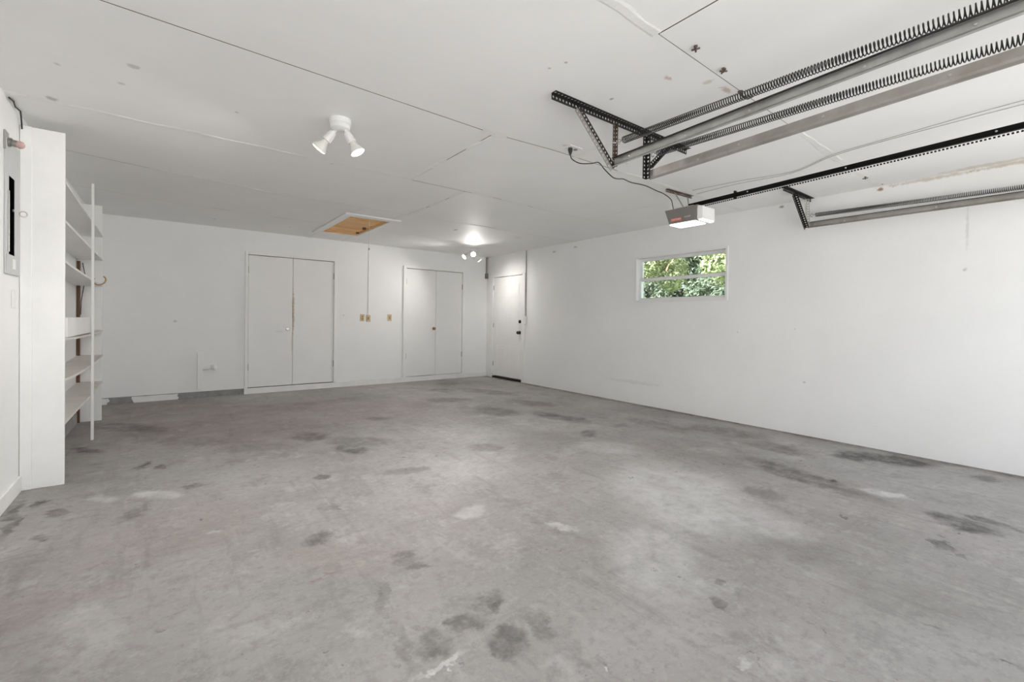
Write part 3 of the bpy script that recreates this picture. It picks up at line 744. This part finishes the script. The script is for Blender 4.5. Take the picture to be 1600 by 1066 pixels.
for y in (ty0, ty1 - .012): box('end_board', M['shelf'], (XL + .032, XS - .016, y, y + .012, tz0, tz1), bx, bevel=.002)
box('bottom_board', M['shelf'], (XL + .032, XS - .016, ty0 + .012, ty1 - .012, tz0, tz0 + .01), bx)
wl = [(XL + .05, 6.60, 1.70), (XL + .07, 6.58, 1.58), (XL + .06, 6.59, 1.45), (XL + .04, 6.60, 1.30), (XL + .035, 6.605, 1.15)]
MB().tube(wl, .004, 6).build('loose_cable', M['cord'], label='thin black cable hanging beside the dark strip in the shelving', cat='cable')
pts = [(XS + .022, 5.655, 1.485), (XS + .010, 5.672, 1.478)] + arc((XS + .050, 5.675, 1.480), (-1, 0, 0), (0, 0, -1), .048, 0.0, math.pi * 1.12, 14) + [(XS + .082, 5.675, 1.512)]
MB().tube(pts, .0055, 8).build('wire_hook', M['tan_wire'], label='curved tan wire hook hanging off the front of the third shelf', cat='hook', smooth=True)

# ---- electrical panel and small fittings on the left wall
ep = thing('breaker_panel', (XL, 4.12, 1.40), 'grey electrical breaker panel with an open black slot on the left wall', 'breaker panel')
py0, py1, pz0, pz1 = 3.915, 4.225, 1.39, 2.185
sy0, sy1, sz0, sz1 = 3.965, 4.100, 1.505, 1.975
m = MB(); xa, xb = XL + .001, XL + .012
for b in ((py0, py1, pz0, sz0), (py0, py1, sz1, pz1), (py0, sy0, sz0, sz1), (sy1, py1, sz0, sz1)): m.box(xa, xb, *b)
m.build('cover', M['panel_grey'], ep, bevel=.002)
box('breaker_slot', M['black'], (XL + .001, XL + .009, sy0, sy1, sz0, sz1), ep)
box('slot_knob', M['chrome'], (XL + .009, XL + .014, 4.055, 4.068, 1.775, 1.788), ep)
box('edge_rail', M['chrome'], (XL + .012, XL + .018, 3.938, 3.952, 1.52, 1.88), ep, bevel=.001)
MB().tube(arc((XL + .032, 4.19, 1.785), (1, 0, 0), (0, 0, 1), .017, 0, 2 * math.pi * 15 / 16, 15), .0035, 6, closed=True).build('latch_ring', M['chrome'], ep, smooth=True)
box('paper_sticker', M['plastic_white'], (XL + .012, XL + .013, 4.05, 4.115, 1.425, 1.485), ep)
sw = thing('light_switch', (XL, 4.118, 1.19), 'white light switch on the left wall below the breaker panel', 'switch')
box('switch_plate', M['plastic_white'], (XL + .001, XL + .007, 4.083, 4.153, 1.188, 1.303), sw, bevel=.002)
MB().prism([(XL + .007, 4.112, 1.235), (XL + .007, 4.112, 1.257), (XL + .017, 4.112, 1.259), (XL + .013, 4.112, 1.243)], (0, .011, 0)).build('toggle', M['plastic_white'], sw)
sl = thing('wall_socket_lamp', (XL, 3.945, 2.10), 'small grey socket with a reddish glass bulb above the breaker panel', 'lamp')
box('mounting_plate', M['zinc'], (XL + .001, XL + .008, 3.905, 3.985, 2.115, 2.225), sl, bevel=.002)
MB().lathe([(0, 0), (.026, 0), (.026, .018), (.020, .020), (.020, .040), (0, .040)], (XL + .008, 3.945, 2.165), (1, 0, -.15)).build('socket', M['steel'], sl, smooth=True)
MB().lathe([(0, 0), (.018, 0), (.023, .012), (.020, .026), (.008, .034), (0, .035)], (XL + .047, 3.945, 2.159), (1, 0, -.15)).build('bulb', paint('reddish_glass', (.62, .42, .38), .15, .1, 30), sl, smooth=True)
MB().tube([(XL + .012, 3.96, HC - .010), (XL + .018, 4.03, HC - .006), (XL + .012, 4.10, HC - .014), (XL + .02, 4.18, HC - .010), (XL + .014, 4.24, HC - .05), (XL + .014, 4.255, HC - .10)], .0045, 6).build('corner_cable', M['cord'], label='dark cable tucked where ceiling meets the left wall', cat='cable', smooth=True)

# ---- ceiling flood lamps
def flood_lamp(name, cx, cy, heads, label, watts, can_r=.068):
    t = thing(name, (cx, cy, HC), label, 'ceiling lamp')
    MB().lathe([(0, 0), (can_r, 0), (can_r, .030), (can_r - .003, .032), (can_r - .003, .036), (can_r - .006, .038), (can_r - .010, .060), (can_r * .5, .072), (0, .074)], (cx, cy, HC), (0, 0, -1), 32).build('canopy', M['lamp_white'], t, smooth=True)
    for (sx, sy, dx, dy, dz, share, spread) in heads:
        d = Vector((dx, dy, dz)).normalized(); b = Vector((cx + sx, cy + sy, HC - .066))
        h = MB().lathe([(0, -.012), (.010, -.012), (.012, 0), (.010, .012), (.021, .022), (.026, .050), (.028, .088), (.024, .090), (0, .090)], b, d, 20).build('lamp_holder', M['lamp_white'], t, smooth=True)
        f = b + d * .088
        bu = MB().lathe([(0, 0), (.019, 0), (.021, .016), (.034, .042), (.047, .066), (.048, .074), (.044, .077)], f, d, 24).build('bulb', M['bulb_body'], t, smooth=True)
        MB().lathe([(.044, .077), (.030, .082), (0, .084)], f, d, 24).build('bulb_face', M['bulb_glow'], bu, smooth=True)
        ld = bpy.data.lights.new('bulb_beam', 'SPOT'); ld.energy = watts * share; ld.color = (1.0, 0.965, 0.915)
        ld.spot_size = R(spread); ld.spot_blend = 1.0; ld.shadow_soft_size = .04
        lo = bpy.data.objects.new('bulb_beam', ld); COL.objects.link(lo); lo.parent = t
        lo.location = f + d * .092 - WORLD[t.name]; lo.rotation_euler = d.to_track_quat('-Z', 'Y').to_euler()
    return t
flood_lamp('flood_lamp', .895, 3.045, ((-.025, .018, -.105, .085, -.152, .75, 152), (.025, -.022, .078, -.05, -.165, 1.3, 152)), 'white two-bulb flood lamp on the near ceiling, both bulbs lit', BEAM_NEAR)
flood_lamp('flood_lamp', 4.43, 7.02, ((-.045, .02, -.15, -.01, -.105, 1.25, 132), (-.02, -.035, -.07, -.12, -.055, 1.25, 112), (.045, .02, .085, -.025, -.125, .5, 140)), 'white three-bulb flood lamp in the far corner by the entry door, bulbs lit', BEAM_FAR)

# ---- attic hatch
ah = thing('attic_hatch', ((HX0 + HX1) / 2, (HY0 + HY1) / 2, HC), 'open-framed attic hatch with orange pine boards and white trim', 'hatch')
tw = .10
for b in ((HX0 - tw, HX1 + tw, HY0 - tw * 1.3, HY0), (HX0 - tw, HX1 + tw, HY1, HY1 + tw * 1.2), (HX0 - tw, HX0, HY0, HY1), (HX1, HX1 + tw, HY0, HY1)):
    box('trim_board', M['trim'], (b[0], b[1], b[2], b[3], HC - .016, HC - .001), ah, bevel=.003)
for b in ((HX0, HX1, HY0, HY0 + .018), (HX0, HX1, HY1 - .018, HY1), (HX0, HX0 + .018, HY0 + .018, HY1 - .018), (HX1 - .018, HX1, HY0 + .018, HY1 - .018)):
    box('jamb', M['pine'], (b[0], b[1], b[2], b[3], HC - .001, HC + .11), ah)
ys = [HY0 + .02, 6.05, 6.32, 6.70, 6.94, HY1 - .02]; zs = (.024, .014, .026, .016, .008)
for (a, b), z in zip(zip(ys, ys[1:]), zs):
    box('plank', M['pine'], (HX0 + .02, HX1 - .02, a + .006, b - .006, HC + z, HC + z + .02), ah, bevel=.003)
box('backing_board', M['dark_wood'], (HX0 + .019, HX1 - .019, HY0 + .019, HY1 - .019, HC + .078, HC + .10), ah)
for (x, y) in ((2.285, 6.55), (2.315, 6.93)): box('cleat', M['dark_wood'], (x - .028, x + .008, y - .02, y + .02, HC - .004, HC + .03), ah)
pc = MB().tube([(2.16, 6.02, HC + .055), (2.158, 6.018, HC - .10), (2.16, 6.02, HC - .345)], .0028, 6).build('pull_cord', M['string'], ah)
MB().lathe([(0, 0), (.006, .004), (.009, .018), (.006, .030), (0, .032)], (2.16, 6.02, HC - .375), (0, 0, 1), 12).build('cord_knob', M['steel'], pc, smooth=True)

# ---- outlets and raceway on the back wall
def outlet(x, z, label, dark=False):
    t = thing('wall_outlet', (x, YB, z - .06), label, 'outlet', 'outlets on the back wall')
    box('cover_plate', M['ivory'], (x - .036, x + .036, YB - .007, YB - .001, z - .058, z + .058), t, bevel=.002)
    if dark:
        box('toggle_plate', M['ivory_dark'], (x - .012, x + .012, YB - .009, YB - .006, z - .025, z + .025), t)
        box('toggle', M['ivory_dark'], (x - .005, x + .005, YB - .018, YB - .007, z - .004, z + .012), t)
    else:
        for s in (-1, 1): MB().lathe([(0, 0), (.016, 0), (.015, .003), (0, .003)], (x, YB - .007, z + s * .02), (0, -1, 0), 12).build('receptacle', M['ivory_dark'], t)
outlet(2.684, 1.164, 'aged ivory outlet plate, left one of the pair by the left closet doors')
outlet(2.790, 1.154, 'aged ivory switch plate, right one of the pair below the painted raceway', True)
outlet(3.172, 1.170, 'single aged ivory switch plate beside the right closet doors', True)
MB().box(2.783, 2.797, YB - .009, YB - .001, 1.215, HC - .003).build('wire_raceway', M['wall'], label='white painted raceway running up the back wall to the ceiling', cat='raceway', bevel=.002)

# ---- capped pipe and cover strip low on the back wall
ps = thing('pipe_stub', (.46, YB, .10), 'white capped pipe stub and cover strip low on the back wall', 'pipe')
box('cover_strip', M['trim'], (.352, .412, YB - .022, YB - .001, .118, .640), ps, bevel=.003)
MB().tube([(.412, YB - .030, .405), (.50, YB - .034, .418), (.535, YB - .040, .424)], .020, 16).build('pipe', M['plastic_white'], ps, smooth=True)
MB().lathe([(0, 0), (.036, 0), (.038, .006), (.038, .046), (.034, .052), (0, .053)], (.525, YB - .042, .424), (.8, -.6, .04), 20).build('pipe_cap', M['plastic_white'], ps, smooth=True)

# ---- conduits by the entry door
sc = thing('surface_conduit', (XR, 6.487, 1.08), 'thin grey conduit dropping to a white switch box beside the entry door', 'conduit')
MB().tube([(XR - .012, 6.489, HC - .002), (XR - .012, 6.486, 1.23)], .0085, 8).build('conduit', M['zinc_rust'], sc, smooth=True)
box('switch_box', M['plastic_white'], (XR - .040, XR - .001, 6.455, 6.520, 1.085, 1.235), sc, bevel=.004)
box('toggle', M['plastic_white'], (XR - .050, XR - .040, 6.482, 6.492, 1.155, 1.177), sc)
cc = thing('corner_conduit', (XR - .03, YB - .02, 2.0), 'short grey conduit stub in the corner left of the entry door', 'conduit')
MB().tube([(XR - .028, YB - .022, HC - .002), (XR - .028, YB - .022, 2.10)], .014, 8).build('conduit', M['zinc_rust'], cc, smooth=True)
box('end_box', M['steel'], (XR - .055, XR - .004, YB - .05, YB - .004, 2.00, 2.105), cc, bevel=.004)

# ---- punched-angle hangers that carry the tracks
th = thing('track_hanger', (2.4, 1.92, HC), 'black punched-angle hanger on the ceiling carrying the two middle tracks', 'bracket', 'track hangers')
yh = 1.925
MB().angle((1.725, yh, HC - .002), (3.075, yh, HC - .002), (0, -1, 0), (0, 0, -1), .036).build('ceiling_angle', M['black_steel'], th, solid=.003)
dd = (Vector((2.250, yh - .006, 2.118)) - Vector((1.925, yh - .006, 2.412))).normalized(); side = Vector((dd.z, 0, -dd.x))
br = MB().sheet((1.925, yh - .006, 2.412), (2.250, yh - .006, 2.118), -side if side.x > 0 else side, .030).build('brace', M['zinc_rust'], th, solid=.003)
MB().sheet((1.925, yh - .006, 2.412), (2.250, yh - .006, 2.118), side if side.x > 0 else -side, .030).build('brace_flange', M['black_steel'], br, solid=.003)
MB().angle((2.268, yh - .004, HC - .03), (2.266, yh - .004, 2.135), (0, -1, 0), (-1, 0, 0), .022, hole=.005).build('drop_bar', M['rust_steel'], th, solid=.003)
MB().angle((2.588, yh - .004, HC - .03), (2.588, yh - .004, 2.120), (-1, 0, 0), (0, -1, 0), .034).build('drop_bar', M['black_steel'], th, solid=.003)
MB().angle((2.625, yh - .004, 2.200), (2.860, yh - .004, 2.410), (-.66, 0, .75), (0, -1, 0), .028).build('brace', M['black_steel'], th, solid=.003)
MB().tube([(2.235, 1.93, 2.283), (2.275, 1.905, 2.287), (2.272, 1.875, 2.288)], .004, 6).build('eye_bolt', M['zinc'], th, smooth=True)
t3 = thing('track_hanger', (5.0, 1.87, HC), 'black punched-angle hanger against the right wall carrying the far track', 'bracket', 'track hangers')
yh3 = 1.872
MB().angle((4.60, yh3, HC - .002), (XR - .006, yh3, HC - .002), (0, -1, 0), (0, 0, -1), .034).build('ceiling_angle', M['black_steel'], t3, solid=.003)
MB().angle((4.815, yh3 - .006, 2.410), (5.118, yh3 - .006, 2.122), (-.68, 0, -.73), (0, -1, 0), .034).build('brace', M['black_steel'], t3, solid=.003)
MB().angle((5.125, yh3 - .004, HC - .03), (5.150, yh3 - .004, 2.135), (0, -1, 0), (-1, 0, 0), .030).build('drop_bar', M['pale_steel'], t3, solid=.003)

# ---- door tracks: swept channel with curved fall at the front wall
def track(name, x, z_back, z_front, y_back, side, mat, label, bolts):
    """side = +1: the closed web is on the +x side (channel opens to -x)"""
    prof = [(-.003, .058), (0, .058), (0, .020), (-.004, .009), (-.013, .001), (-.020, 0), (-.022, .004)]
    rr = .30; yc = -0.20; slope = (z_front - z_back) / (y_back - 0.19)
    zc = z_back + slope * (y_back - yc)
    path = [(y_back, z_back), ((y_back + yc) / 2, (z_back + zc) / 2), (yc, zc)]
    path += [(yc - rr * math.sin(a), zc - rr + rr * math.cos(a)) for a in [math.pi / 2 * i / 8 for i in range(1, 9)]] + [(yc - rr, .03)]
    t = thing(name, (x, y_back, z_back), label, 'track', 'garage door tracks')
    m = MB(); rings = []
    for i, (y, z) in enumerate(path):
        a, b = path[max(i - 1, 0)], path[min(i + 1, len(path) - 1)]
        tv = Vector((0, b[0] - a[0], b[1] - a[1])).normalized(); up = Vector((0, tv.z, -tv.y))
        rings.append([m.bm.verts.new(Vector((x, y, z)) + Vector((px * side, 0, 0)) + up * pz) for px, pz in prof])
    for a, b in zip(rings, rings[1:]):
        for k in range(len(prof) - 1): m.bm.faces.new([a[k], a[k + 1], b[k + 1], b[k]])
    m.build('rail', mat, t, solid=.0022)
    fl = MB(); rings = []        # turned-in top flange, coloured black
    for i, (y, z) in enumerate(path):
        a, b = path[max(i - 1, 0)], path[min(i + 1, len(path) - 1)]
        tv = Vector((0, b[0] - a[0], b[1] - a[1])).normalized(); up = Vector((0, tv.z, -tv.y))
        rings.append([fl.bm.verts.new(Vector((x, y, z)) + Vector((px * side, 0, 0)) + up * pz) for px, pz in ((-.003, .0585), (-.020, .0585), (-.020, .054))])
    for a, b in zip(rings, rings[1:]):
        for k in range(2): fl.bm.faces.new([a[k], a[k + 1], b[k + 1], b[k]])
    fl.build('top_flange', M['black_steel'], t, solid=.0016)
    for y, dz in bolts:
        z = z_back + slope * (y_back - y) + .035 + dz
        MB().lathe([(0, 0), (.007, 0), (.006, .003), (0, .0045)], (x - side * .0015 if side > 0 else x - .0015, y, z), (-1, 0, 0), 10).build('bolt', M['chrome'], t)
    return t
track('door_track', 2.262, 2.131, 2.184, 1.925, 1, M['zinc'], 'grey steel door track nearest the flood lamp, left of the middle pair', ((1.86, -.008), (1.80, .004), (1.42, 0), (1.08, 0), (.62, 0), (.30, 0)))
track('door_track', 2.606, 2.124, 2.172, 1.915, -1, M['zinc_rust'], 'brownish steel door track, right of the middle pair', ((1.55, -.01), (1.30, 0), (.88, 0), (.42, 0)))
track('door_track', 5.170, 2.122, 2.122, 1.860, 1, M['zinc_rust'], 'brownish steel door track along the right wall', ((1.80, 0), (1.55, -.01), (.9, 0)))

# ---- extension springs
def spring(x, y0, z0, y1, z1, mat, label, rad=.020, pitch0=.0100, pitch1=.0155, wire=.0027):
    t = thing('extension_spring', (x, (y0 + y1) / 2, min(z0, z1)), label, 'spring', 'extension springs')
    pts = []; y = y0 - .05; ph = 0.0; seg = 10
    while y > y1 + .03:
        f = (y0 - y) / (y0 - y1); p = pitch0 + (pitch1 - pitch0) * min(1, f * 1.1)
        zc = z0 + (z1 - z0) * f
        pts.append((x + rad * math.cos(ph), y, zc + rad * math.sin(ph))); ph += 2 * math.pi / seg; y -= p / seg
    MB().tube(pts, wire, 4).build('coil', mat, t, smooth=True)
    zc = z0
    MB().tube([(x, y0 - .052, zc + .018), (x, y0 - .044, zc + .004)] + arc((x, y0 - .016, zc), (0, -1, 0), (0, 0, 1), .014, 0, 1.7 * math.pi, 12), .0032, 6).build('hook', M['zinc'], t, smooth=True)
    MB().tube([(x, y1 + .03, z1 + .015), (x, y1 + .012, z1), (x, y1, z1)], .0032, 6).build('hook', M['zinc'], t, smooth=True)
    return t
spring(2.268, 1.905, 2.287, -.45, 2.262, M['spring'], 'dark coiled extension spring above the left track of the middle pair')
spring(2.620, 1.905, 2.288, -.45, 2.249, M['spring'], 'dark coiled extension spring above the right track of the middle pair')
spring(5.165, 1.845, 2.247, -.45, 2.192, M['spring_grey'], 'grey coiled extension spring above the track on the right wall', rad=.018, pitch0=.008, pitch1=.013, wire=.0026)

# ---- garage door opener
op = thing('garage_door_opener', (3.97, 2.45, 2.08), 'grey garage door opener with lit white lens hanging from the ceiling', 'door opener')
ox0, ox1 = 3.83, 4.03
m = MB()           # tapered case: ends lean in towards the bottom
top = [(ox0, 2.275), (ox1, 2.275), (ox1, 2.618), (ox0, 2.618)]; bot = [(ox0 + .004, 2.300), (ox1 - .004, 2.300), (ox1 - .004, 2.570), (ox0 + .004, 2.570)]
v0 = [m.bm.verts.new((x, y, 2.090)) for x, y in bot]; v1 = [m.bm.verts.new((x, y, 2.228)) for x, y in top]
m.bm.faces.new(v0[::-1]); m.bm.faces.new(v1)
for k in range(4): m.bm.faces.new([v0[k], v0[(k + 1) % 4], v1[(k + 1) % 4], v1[k]])
case = m.build('case', M['grey_case'], op, bevel=.004)
box('bottom_lens', M['lens'], (ox0 + .008, ox1 - .01, 2.304, 2.566, 2.078, 2.0895), op, bevel=.002)
lens = MB()
a = [(3.836, 2.284, 2.094), (4.065, 2.284, 2.094), (4.065, 2.284, 2.222), (3.836, 2.284, 2.222)]
b = [(3.848, 2.236, 2.098), (4.055, 2.236, 2.098), (4.055, 2.236, 2.212), (3.848, 2.236, 2.212)]
va = [lens.bm.verts.new(q) for q in a]; vb = [lens.bm.verts.new(q) for q in b]
lens.bm.faces.new(va[::-1]); lens.bm.faces.new(vb)
for k in range(4): lens.bm.faces.new([va[k], va[(k + 1) % 4], vb[(k + 1) % 4], vb[k]])
lens.build('end_lens', M['lens_side'], op, bevel=.004)
box('end_lens_base', M['lens'], (3.856, 4.048, 2.240, 2.280, 2.088, 2.096), op, bevel=.002)
badge = MB().box(ox0 - .0016, ox0 + .004, 2.438, 2.548, 2.112, 2.138).build('badge', M['red'], op, label='small red name badge')

def lettering(name, body, size, parent, loc, mat, yspan):
    """flat text on the -x face: reads towards -y"""
    cu = bpy.data.curves.new(name, 'FONT'); cu.body = body; cu.size = size; cu.extrude = .0004
    tmp = bpy.data.objects.new(name, cu); COL.objects.link(tmp)
    dg = bpy.context.evaluated_depsgraph_get(); me = bpy.data.meshes.new_from_object(tmp.evaluated_get(dg))
    bpy.data.objects.remove(tmp)
    xs = [v.co.x for v in me.vertices]; k = yspan / (max(xs) - min(xs)); mn = min(xs)
    w0 = WORLD[parent.name]
    for v in me.vertices:
        p = v.co.copy()
        v.co = Vector((loc[0] - p.z, loc[1] - (p.x - mn) * k, loc[2] + p.y)) - w0
    me.materials.clear(); me.materials.append(mat)
    o = bpy.data.objects.new(name, me); COL.objects.link(o); o.parent = parent; WORLD[o.name] = w0.copy()
    return o
lettering('lettering', 'CRAFTSMAN', .021, badge, (ox0 - .0022, 2.542, 2.1185), M['letter'], .098)
lettering('lettering', '1/2 H.P.', .020, case, (ox0 - .0008, 2.405, 2.128), M['letter'], .062)
# hanging angle and straps
MB().angle((3.83, 2.610, HC - .002), (4.245, 2.590, HC - .002), (0, -1, 0), (0, 0, -1), .026, .024, .006).build('ceiling_angle', M['rust_steel'], op, solid=.003)
MB().sheet((3.96, 2.600, HC - .02), (3.96, 2.49, 2.236), (1, 0, 0), .024, .022, .006).build('hanging_strap', M['zinc'], op, solid=.003)
MB().sheet((4.17, 2.595, HC - .02), (4.00, 2.47, 2.236), (1, 0, 0), .022, .022, .006).build('hanging_strap', M['zinc'], op, solid=.003)
box('top_bracket', M['pale_steel'], (3.87, 4.01, 2.34, 2.52, 2.228, 2.243), op, bevel=.003)
rl = MB()
ra, rb = Vector((3.925, 2.42, 2.252)), Vector((3.905, YF + .01, 2.335))
tv = (rb - ra).normalized(); upv = Vector((0, 0, 1)) - tv * tv.z; upv.normalize(); sd = tv.cross(upv)
hw, hh = .013, .0175
rl.prism([ra + sd * hw + upv * hh, ra - sd * hw + upv * hh, ra - sd * hw - upv * hh, ra + sd * hw - upv * hh], rb - ra)
rail = rl.build('rail', M['black_rail'], op, bevel=.002)
ch = MB(); L = (rb - ra).length; n = int(L / .0185)
for i in range(8, n):
    c = ra + tv * (i * L / n) - upv * .031
    ch.prism([c + tv * .005 + upv * .0045 + sd * .004, c - tv * .005 + upv * .0045 + sd * .004, c - tv * .005 - upv * .0045 + sd * .004, c + tv * .005 - upv * .0045 + sd * .004], -sd * .008)
ch.build('chain', M['black_rail'], op, kind='stuff', label='row of small black chain links')
MB().lathe([(0, -.02), (.020, -.02), (.020, .02), (0, .02)], ra + tv * .06 - upv * .006, sd, 16).build('sprocket', M['black_rail'], op, smooth=True)
c = ra + tv * .44; box('rail_clamp', M['black_rail'], (c.x - .018, c.x + .018, c.y - .006, c.y + .006, c.z - .032, c.z + .034), op)
for i in (.55, 1.25, 2.0): 
    c = ra + tv * i - sd * (hw if sd.x > 0 else -hw); MB().lathe([(0, 0), (.006, 0), (.005, .003), (0, .004)], c, (-1, 0, 0), 10).build('bolt', M['chrome'], op)

# ---- cords and wires
co = thing('ceiling_outlet', (2.40, 2.43, HC), 'white outlet plate set in the ceiling beside the punched-angle hanger', 'outlet')
box('cover_plate', M['plastic_white'], (2.335, 2.460, 2.395, 2.470, HC - .008, HC - .0005), co, bevel=.003)
for x in (2.372, 2.425): MB().lathe([(0, 0), (.016, 0), (.015, .003), (0, .003)], (x, 2.432, HC - .008), (0, 0, -1), 12).build('receptacle', M['steel'], co)
pw = thing('power_cord', (2.40, 2.43, 2.36), 'black power cord looping from the ceiling outlet to the door opener', 'cord')
MB().lathe([(0, 0), (.016, 0), (.018, .010), (.013, .030), (.006, .048), (0, .050)], (2.372, 2.432, HC - .011), (.02, 0, -1), 14).build('plug', M['cord'], pw, smooth=True)
ctrl = [(2.373, 2.432, 2.382), (2.385, 2.425, 2.350), (2.44, 2.40, 2.325), (2.52, 2.36, 2.330), (2.60, 2.36, 2.355), (2.72, 2.40, 2.335), (2.86, 2.44, 2.315), (2.96, 2.47, 2.330), (3.10, 2.53, 2.370), (3.30, 2.60, 2.395), (3.52, 2.62, 2.415), (3.70, 2.63, 2.405), (3.83, 2.63, 2.395), (3.94, 2.625, 2.36), (3.955, 2.615, 2.30), (3.955, 2.60, 2.24)]
def smooth_path(c, k=5):
    c = [Vector(q) for q in c]; out = []
    for i in range(len(c) - 1):
        p0, p1, p2, p3 = c[max(i - 1, 0)], c[i], c[i + 1], c[min(i + 2, len(c) - 1)]
        for j in range(k):
            t = j / k
            out.append(.5 * ((2 * p1) + (p2 - p0) * t + (2 * p0 - 5 * p1 + 4 * p2 - p3) * t * t + (3 * p1 - p0 - 3 * p2 + p3) * t ** 3))
    return out + [c[-1]]
MB().tube(smooth_path(ctrl), .0042, 6).build('cable', M['cord'], pw, smooth=True)
for pts, lab in (([(4.06, 2.47, HC - .004), (4.10, 2.05, HC - .006), (4.19, 1.63, HC - .004), (3.98, 1.27, HC - .010), (3.93, .9, HC - .006), (3.86, .31, HC - .004), (3.85, -.55, HC - .004)], 'thin grey bell wire along the ceiling, the upper of two'),
                 ([(4.21, 2.51, HC - .004), (4.16, 2.1, HC - .010), (4.23, 1.66, HC - .004), (4.03, 1.29, HC - .006), (3.97, .9, HC - .004), (3.92, .31, HC - .006), (3.91, -.55, HC - .004)], 'thin grey bell wire along the ceiling, the lower of two')):
    MB().tube(smooth_path(pts), .0022, 5).build('bell_wire', M['wire_grey'], label=lab, cat='wire', group='bell wires on the ceiling', smooth=True)

# ---- bolts and hooks left in the ceiling
def cross_bolt(x, y, label, rot=0.0):
    t = thing('ceiling_bolt', (x, y, HC), label, 'bolt', 'leftover ceiling hardware')
    MB().lathe([(0, 0), (.009, 0), (.008, .006), (.004, .008), (.004, .022), (0, .023)], (x, y, HC), (0, 0, -1), 10).build('bolt', M['rust_steel'], t, smooth=True)
    for a in (rot, rot + math.pi / 2):
        dx, dy = math.cos(a) * .019, math.sin(a) * .019
        MB().tube([(x - dx, y - dy, HC - .014), (x + dx, y + dy, HC - .017)], .0045, 8).build('arm', M['rust_steel'], t, smooth=True)
cross_bolt(1.955, 1.185, 'small rusty cross-shaped bolt in the ceiling, farthest from the tracks', .5)
cross_bolt(2.235, 1.200, 'small rusty bolt in the ceiling between the cross bolt and the tracks', 1.0)
hk = thing('ceiling_hook', (2.53, 1.26, HC), 'bent rusty hook in the ceiling joint just above the upper spring', 'hook', 'leftover ceiling hardware')
MB().lathe([(0, 0), (.014, 0), (.012, .006), (0, .008)], (2.53, 1.26, HC), (0, 0, -1), 12).build('base_washer', M['rust_steel'], hk, smooth=True)
MB().tube([(2.53, 1.26, HC - .006), (2.54, 1.25, HC - .03), (2.575, 1.24, HC - .035), (2.60, 1.225, HC - .02)], .006, 8).build('hook', M['rust_steel'], hk, smooth=True)
cross_bolt(4.823, 1.301, 'small brownish bolt in the ceiling below the black opener rail', .2)

# ---- garden seen through the window
def shrub(name, loc, rad, n, leaf, mat, label, seed, size=.075, clump=26, trunk_h=None, branches=6):
    rn = random.Random(seed); x, y, z = loc; t = thing(name, (x, y, -.05), label, 'bush' if 'bush' in name else 'tree', 'bushes outside the window' if 'bush' in name else 'trees outside the window')
    m = MB()
    hz = z - rad[2] * .6
    m.tube([(x, y, -.05), (x + .05, y + .03, hz * .5), (x, y, hz)], [.10, .08, .06], 8)
    for i in range(branches):
        a = 2 * math.pi * i / branches + rn.uniform(-.3, .3)
        e = Vector((x + math.cos(a) * rad[0] * .75, y + math.sin(a) * rad[1] * .75, z + rn.uniform(-.4, .7) * rad[2]))
        s = Vector((x, y, hz * rn.uniform(.45, .95)))
        m.tube([s, s.lerp(e, .5) + Vector((0, 0, .12)), e], [.045, .03, .012], 6)
    m.build('trunk', M['bark'], t, smooth=True)
    verts, faces = [], []
    for c in range(clump):
        while True:
            q = Vector((rn.uniform(-1, 1), rn.uniform(-1, 1), rn.uniform(-1, 1)))
            if .45 < q.length < 1.0: break
        cc = Vector((x + q.x * rad[0], y + q.y * rad[1], z + q.z * rad[2])); cr = rn.uniform(.22, .40) * min(rad)
        for i in range(n // clump):
            d = Vector((rn.gauss(0, 1), rn.gauss(0, 1), rn.gauss(0, 1))).normalized()
            p = cc + d * cr * rn.uniform(.55, 1.05)
            nrm = (d + Vector((rn.uniform(-.6, .6), rn.uniform(-.6, .6), rn.uniform(-.2, .8)))).normalized()
            e = nrm.orthogonal().normalized(); f = nrm.cross(e); a = rn.uniform(0, 6.28)
            l = (e * math.cos(a) + f * math.sin(a)); w = nrm.cross(l); s = size * rn.uniform(.7, 1.3); k = len(verts)
            verts += [p - l * s, p + w * s * .42 - nrm * s * .1, p + l * s, p - w * s * .42 - nrm * s * .1]
            faces.append((k, k + 1, k + 2)); faces.append((k, k + 2, k + 3))
    me = bpy.data.meshes.new('foliage'); o0 = WORLD[t.name]
    me.from_pydata([tuple(v - o0) for v in verts], [], faces); me.materials.append(mat)
    o = bpy.data.objects.new('foliage', me); COL.objects.link(o); o.parent = t; o['kind'] = 'stuff'
    return t
shrub('garden_tree', (9.9, 6.95, 2.65), (.85, .66, .80), 11000, 0, M['leaf_bright'], 'pale yellow-green leafy tree in the middle of the window view', 3, clump=60, size=.045)
shrub('garden_tree', (9.9, 4.95, 2.80), (.85, .66, .85), 11000, 0, M['leaf_bright'], 'pale yellow-green leafy tree at the right of the window view', 5, clump=60, size=.045)
shrub('garden_tree', (9.9, 8.95, 2.45), (.85, .66, 1.0), 9000, 0, M['leaf_blue'], 'blue-green leafy tree at the left of the window view', 8, clump=50, size=.05)
shrub('garden_bush', (7.6, 4.10, 1.36), (.60, .55, .55), 9000, 0, M['leaf_dark'], 'dark green bush low at the right of the window view', 11, size=.035, clump=50)
shrub('garden_bush', (7.6, 5.72, 1.40), (.60, .58, .55), 9000, 0, M['leaf_dark'], 'dark green twiggy bush low at the left of the window view', 13, size=.035, clump=50, branches=16)
shrub('hedge_tree', (13.6, 7.3, 2.6), (1.5, 2.1, 2.6), 22000, 0, M['leaf_dark'], 'tall dark tree behind the pale garden trees, nearer the window middle', 17, size=.10, clump=110)
shrub('hedge_tree', (13.6, 12.9, 2.6), (1.5, 2.1, 2.6), 20000, 0, M['leaf_blue'], 'tall blue-green tree behind the garden trees, farther left', 19, size=.10, clump=110)
